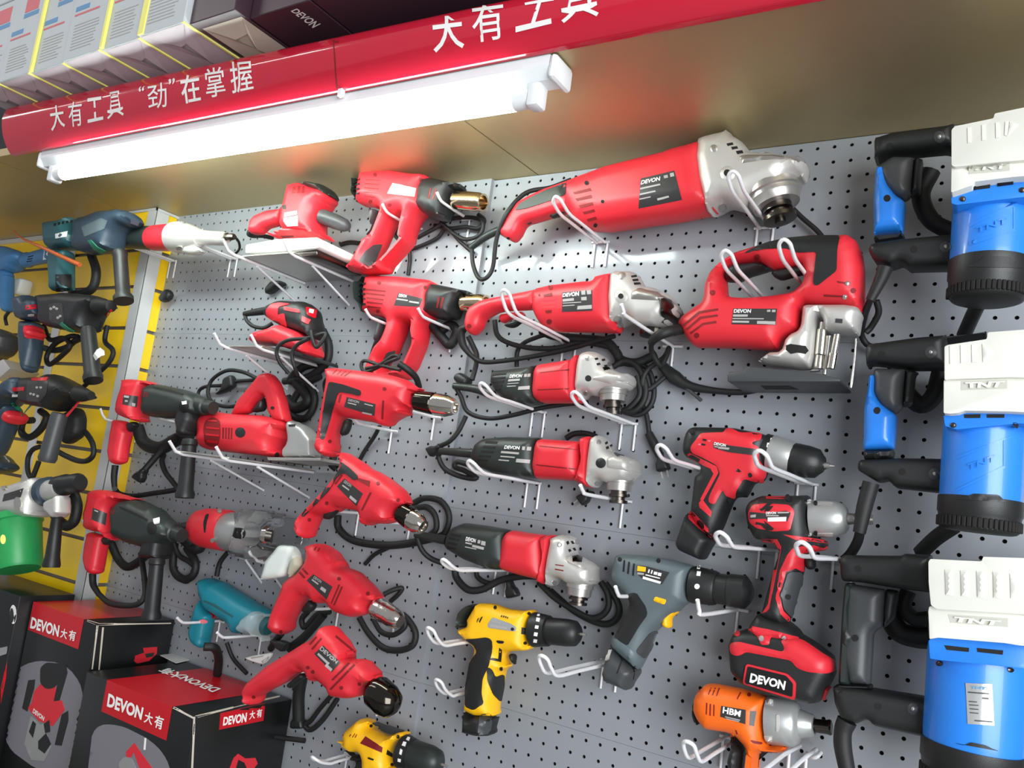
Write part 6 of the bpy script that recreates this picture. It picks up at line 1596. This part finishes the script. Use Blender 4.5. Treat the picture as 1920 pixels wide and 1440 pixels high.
# ================================================================ wire hooks
def hook(label, base, tip, kind='loop', w=.016, up=.018, prong=.045, group=None):
    P = at(base, .004 if base[0] > 900 - (base[1] - 400) * .145 else .013)
    y0 = -P[1]
    r = ray(*tip)
    best = min((float(np.hypot(*(proj((P[0], -L, P[2] + u)) - np.array(tip)))), L, u) for L in np.arange(.05, .27, .005) for u in np.arange(.0, .03, .005))
    L = best[1]; up = max(best[2], .012)
    t = Tool('peg_hook', label, 'hook', y0, group)
    x, z = P[0], P[2]
    z0 = z
    def wire(z):
        if kind == 'loop':
            pts = []
            for s in (-1, 1):
                pts.append([(x + s * w / 2, -y0, z), (x + s * w / 2, -L * .55, z), (x + s * w / 2, -L + .035, z), (x + s * w / 2, -L + .012, z + up * .5), (x + s * w * .42, -L, z + up)])
            return tube_mesh(pts[0] + [(x, -L - .005, z + up + .004)] + pts[1][::-1], .0028, 8, True, 4)
        return tube_mesh([(x, -y0, z), (x, -L + .03, z), (x, -L + .012, z + up * .3), (x, -L, z + up)], .0029, 8, True, 4)
    best = None
    for k in range(6):                       # the tool rests on the wire: let the wire down until it no longer cuts into it
        V, F = wire(z0 - .0025 * k)
        T = BVHTree.FromPolygons([Vector(v) for v in V], F)
        lo, hi = np.min(V, 0), np.max(V, 0)
        n = 0
        for q in TOOLS:
            if q.name == 'peg_hook' or not q.bv: continue
            if not hasattr(q, 'lo'): q.lo, q.hi = np.min(q.bv, 0), np.max(q.bv, 0)
            if (q.lo > hi).any() or (q.hi < lo).any(): continue
            n += len(T.overlap(q.bvh()))
        if best is None or n < best[0] * .8: best = (n, z0 - .0025 * k)
        if n == 0: break
    z = best[1]
    V, F = wire(z)
    t.raw('wire_loop' if kind == 'loop' else 'wire', V, F, 'wire', 60)
    V, F = tube_mesh([(x - .017, -y0 - .002, z), (x + .017, -y0 - .002, z)], .0022, 8, False); t.raw('crossbar', V, F, 'wire', 60)
    for s in ((-.0125, .0125) if kind == 'loop' else (0,)):
        V, F = tube_mesh([(x + s, -y0 + .001, z), (x + s, -y0 + .001, z - prong)], .0021, 8, False); t.raw('prong', V, F, 'wire', 60)
    t.finish()
HK = [
 ('left wire hook looped under the handle end of the largest red grinder', (1128, 445), (1045, 378), 'loop'),
 ('right wire hook looped under the gear head of the largest red grinder', (1435, 425), (1365, 345), 'loop'),
 ('long wire hook looped over the slim handle of the middle-sized red grinder', (1068, 640), (948, 545), 'loop'),
 ('wire hook under the gear head of the middle-sized red grinder', (1262, 650), (1160, 590), 'single'),
 ('left wire hook looped through the jigsaw handle', (1424, 560), (1346, 505), 'loop'),
 ('right wire hook looped through the jigsaw handle', (1522, 545), (1460, 480), 'loop'),
 ('left wire hook under the upper black and red grinder', (1010, 770), (905, 722), 'loop'),
 ('right wire hook under the gear head of the upper black and red grinder', (1180, 783), (1080, 730), 'loop'),
 ('left wire hook under the middle black and red grinder', (1000, 905), (880, 885), 'loop'),
 ('right wire hook tip peeping out under the middle black and red grinder', (1168, 936), (1089, 907), 'single'),
 ('wire hook under the lowest black and red grinder', (942, 1060), (836, 1055), 'loop'),
 ('left wire hook beside the red cordless drill', (1330, 886), (1238, 850), 'loop'),
 ('right wire hook looped under the silver collar of the red cordless drill', (1513, 904), (1404, 866), 'loop'),
 ('left wire hook below the red impact wrench head', (1440, 1030), (1350, 1012), 'loop'),
 ('right wire hook in front of the red impact wrench trigger', (1580, 1048), (1500, 1042), 'loop'),
 ('short wire hook tip at the rear of the slate grey drill', (1215, 1115), (1155, 1102), 'single'),
 ('wire hook under the chuck of the slate grey drill', (1383, 1143), (1307, 1128), 'single'),
 ('wire hook left of the yellow cordless drill body', (905, 1198), (806, 1184), 'loop'),
 ('empty wire hook left of the yellow cordless drill handle', (888, 1292), (818, 1252), 'loop'),
 ('empty wire hook right of the yellow cordless drill, below its chuck', (1145, 1240), (1018, 1224), 'loop'),
 ('wire hook left of the second yellow drill at the bottom edge', (660, 1416), (588, 1427), 'loop'),
 ('wire hook under the rear of the orange impact wrench', (1372, 1384), (1284, 1380), 'loop'),
 ('left wire hook under the highest red drill', (735, 801), (660, 781), 'single'),
 ('right wire hook under the chuck end of the highest red drill', (814, 782), (748, 757), 'single'),
 ('left wire hook under the second red drill', (672, 962), (612, 943), 'single'),
 ('right wire hook under the chuck end of the second red drill', (768, 982), (706, 961), 'single'),
 ('left wire hook under the third red drill', (636, 1128), (580, 1122), 'single'),
 ('right wire hook under the chuck end of the third red drill', (742, 1146), (678, 1146), 'single'),
 ('left wire hook under the lowest red drill', (628, 1262), (563, 1268), 'single'),
 ('right wire hook under the chuck end of the lowest red drill', (712, 1296), (652, 1305), 'single'),
 ('right wire hook under the barrel of the upper heat gun', (880, 412), (816, 372), 'single'),
 ('left wire hook under the body of the upper heat gun', (782, 424), (716, 386), 'single'),
 ('right wire hook under the barrel of the lower heat gun', (848, 618), (782, 586), 'single'),
 ('left wire hook under the body of the lower heat gun', (752, 618), (685, 581), 'single'),
 ('left wire hook under the upper rotary hammer beside the pillar', (258, 797), (189, 766), 'single'),
 ('right wire hook in front of the upper rotary hammer beside the pillar', (352, 795), (291, 766), 'single'),
 ('left wire hook under the lower rotary hammer beside the pillar', (216, 997), (155, 976), 'single'),
 ('right wire hook in front of the lower rotary hammer beside the pillar', (296, 1022), (236, 1003), 'single'),
 ('left wire hook crossing the handle of the teal drill', (412, 1164), (332, 1162), 'single'),
 ('right wire hook under the wrapped nose of the teal drill', (490, 1190), (406, 1195), 'single'),
 ('left grey wire hook looped under the straight grinder', (324, 490), (222, 443), 'loop'),
 ('right grey wire hook looped round the nose of the straight grinder', (438, 486), (340, 434), 'loop'),
]
for l, b, tp, k in HK:
    hook(l, b, tp, k)
# two-arm wire rack with a curled tip at the bottom edge right of the orange wrench
t = Tool('wire_rack', 'two-armed wire rack with a curled tip at the bottom edge, right of the orange wrench', 'rack', .06)
for pts in (((1425, 1450, .16), (1470, 1415, .10), (1500, 1398, .02)), ((1470, 1455, .16), (1510, 1420, .10), (1530, 1405, .02))):
    V, F = tube_mesh([at(p[:2], p[2]) for p in pts], .0028, 8, False); t.raw('arm', V, F, 'wire', 60)
V, F = tube_mesh([at((1512, 1412), .03), at((1522, 1420), .05), at((1532, 1419), .055), at((1540, 1410), .05)], .0026, 8); t.raw('curled_tip', V, F, 'wire', 60)
for p in ((1480, 1410), (1512, 1416)):
    a = at(p, .01); V, F = tube_mesh([a, a + np.array([0, 0, -.06])], .0024, 8, False); t.raw('prong', V, F, 'wire', 60)
t.finish()
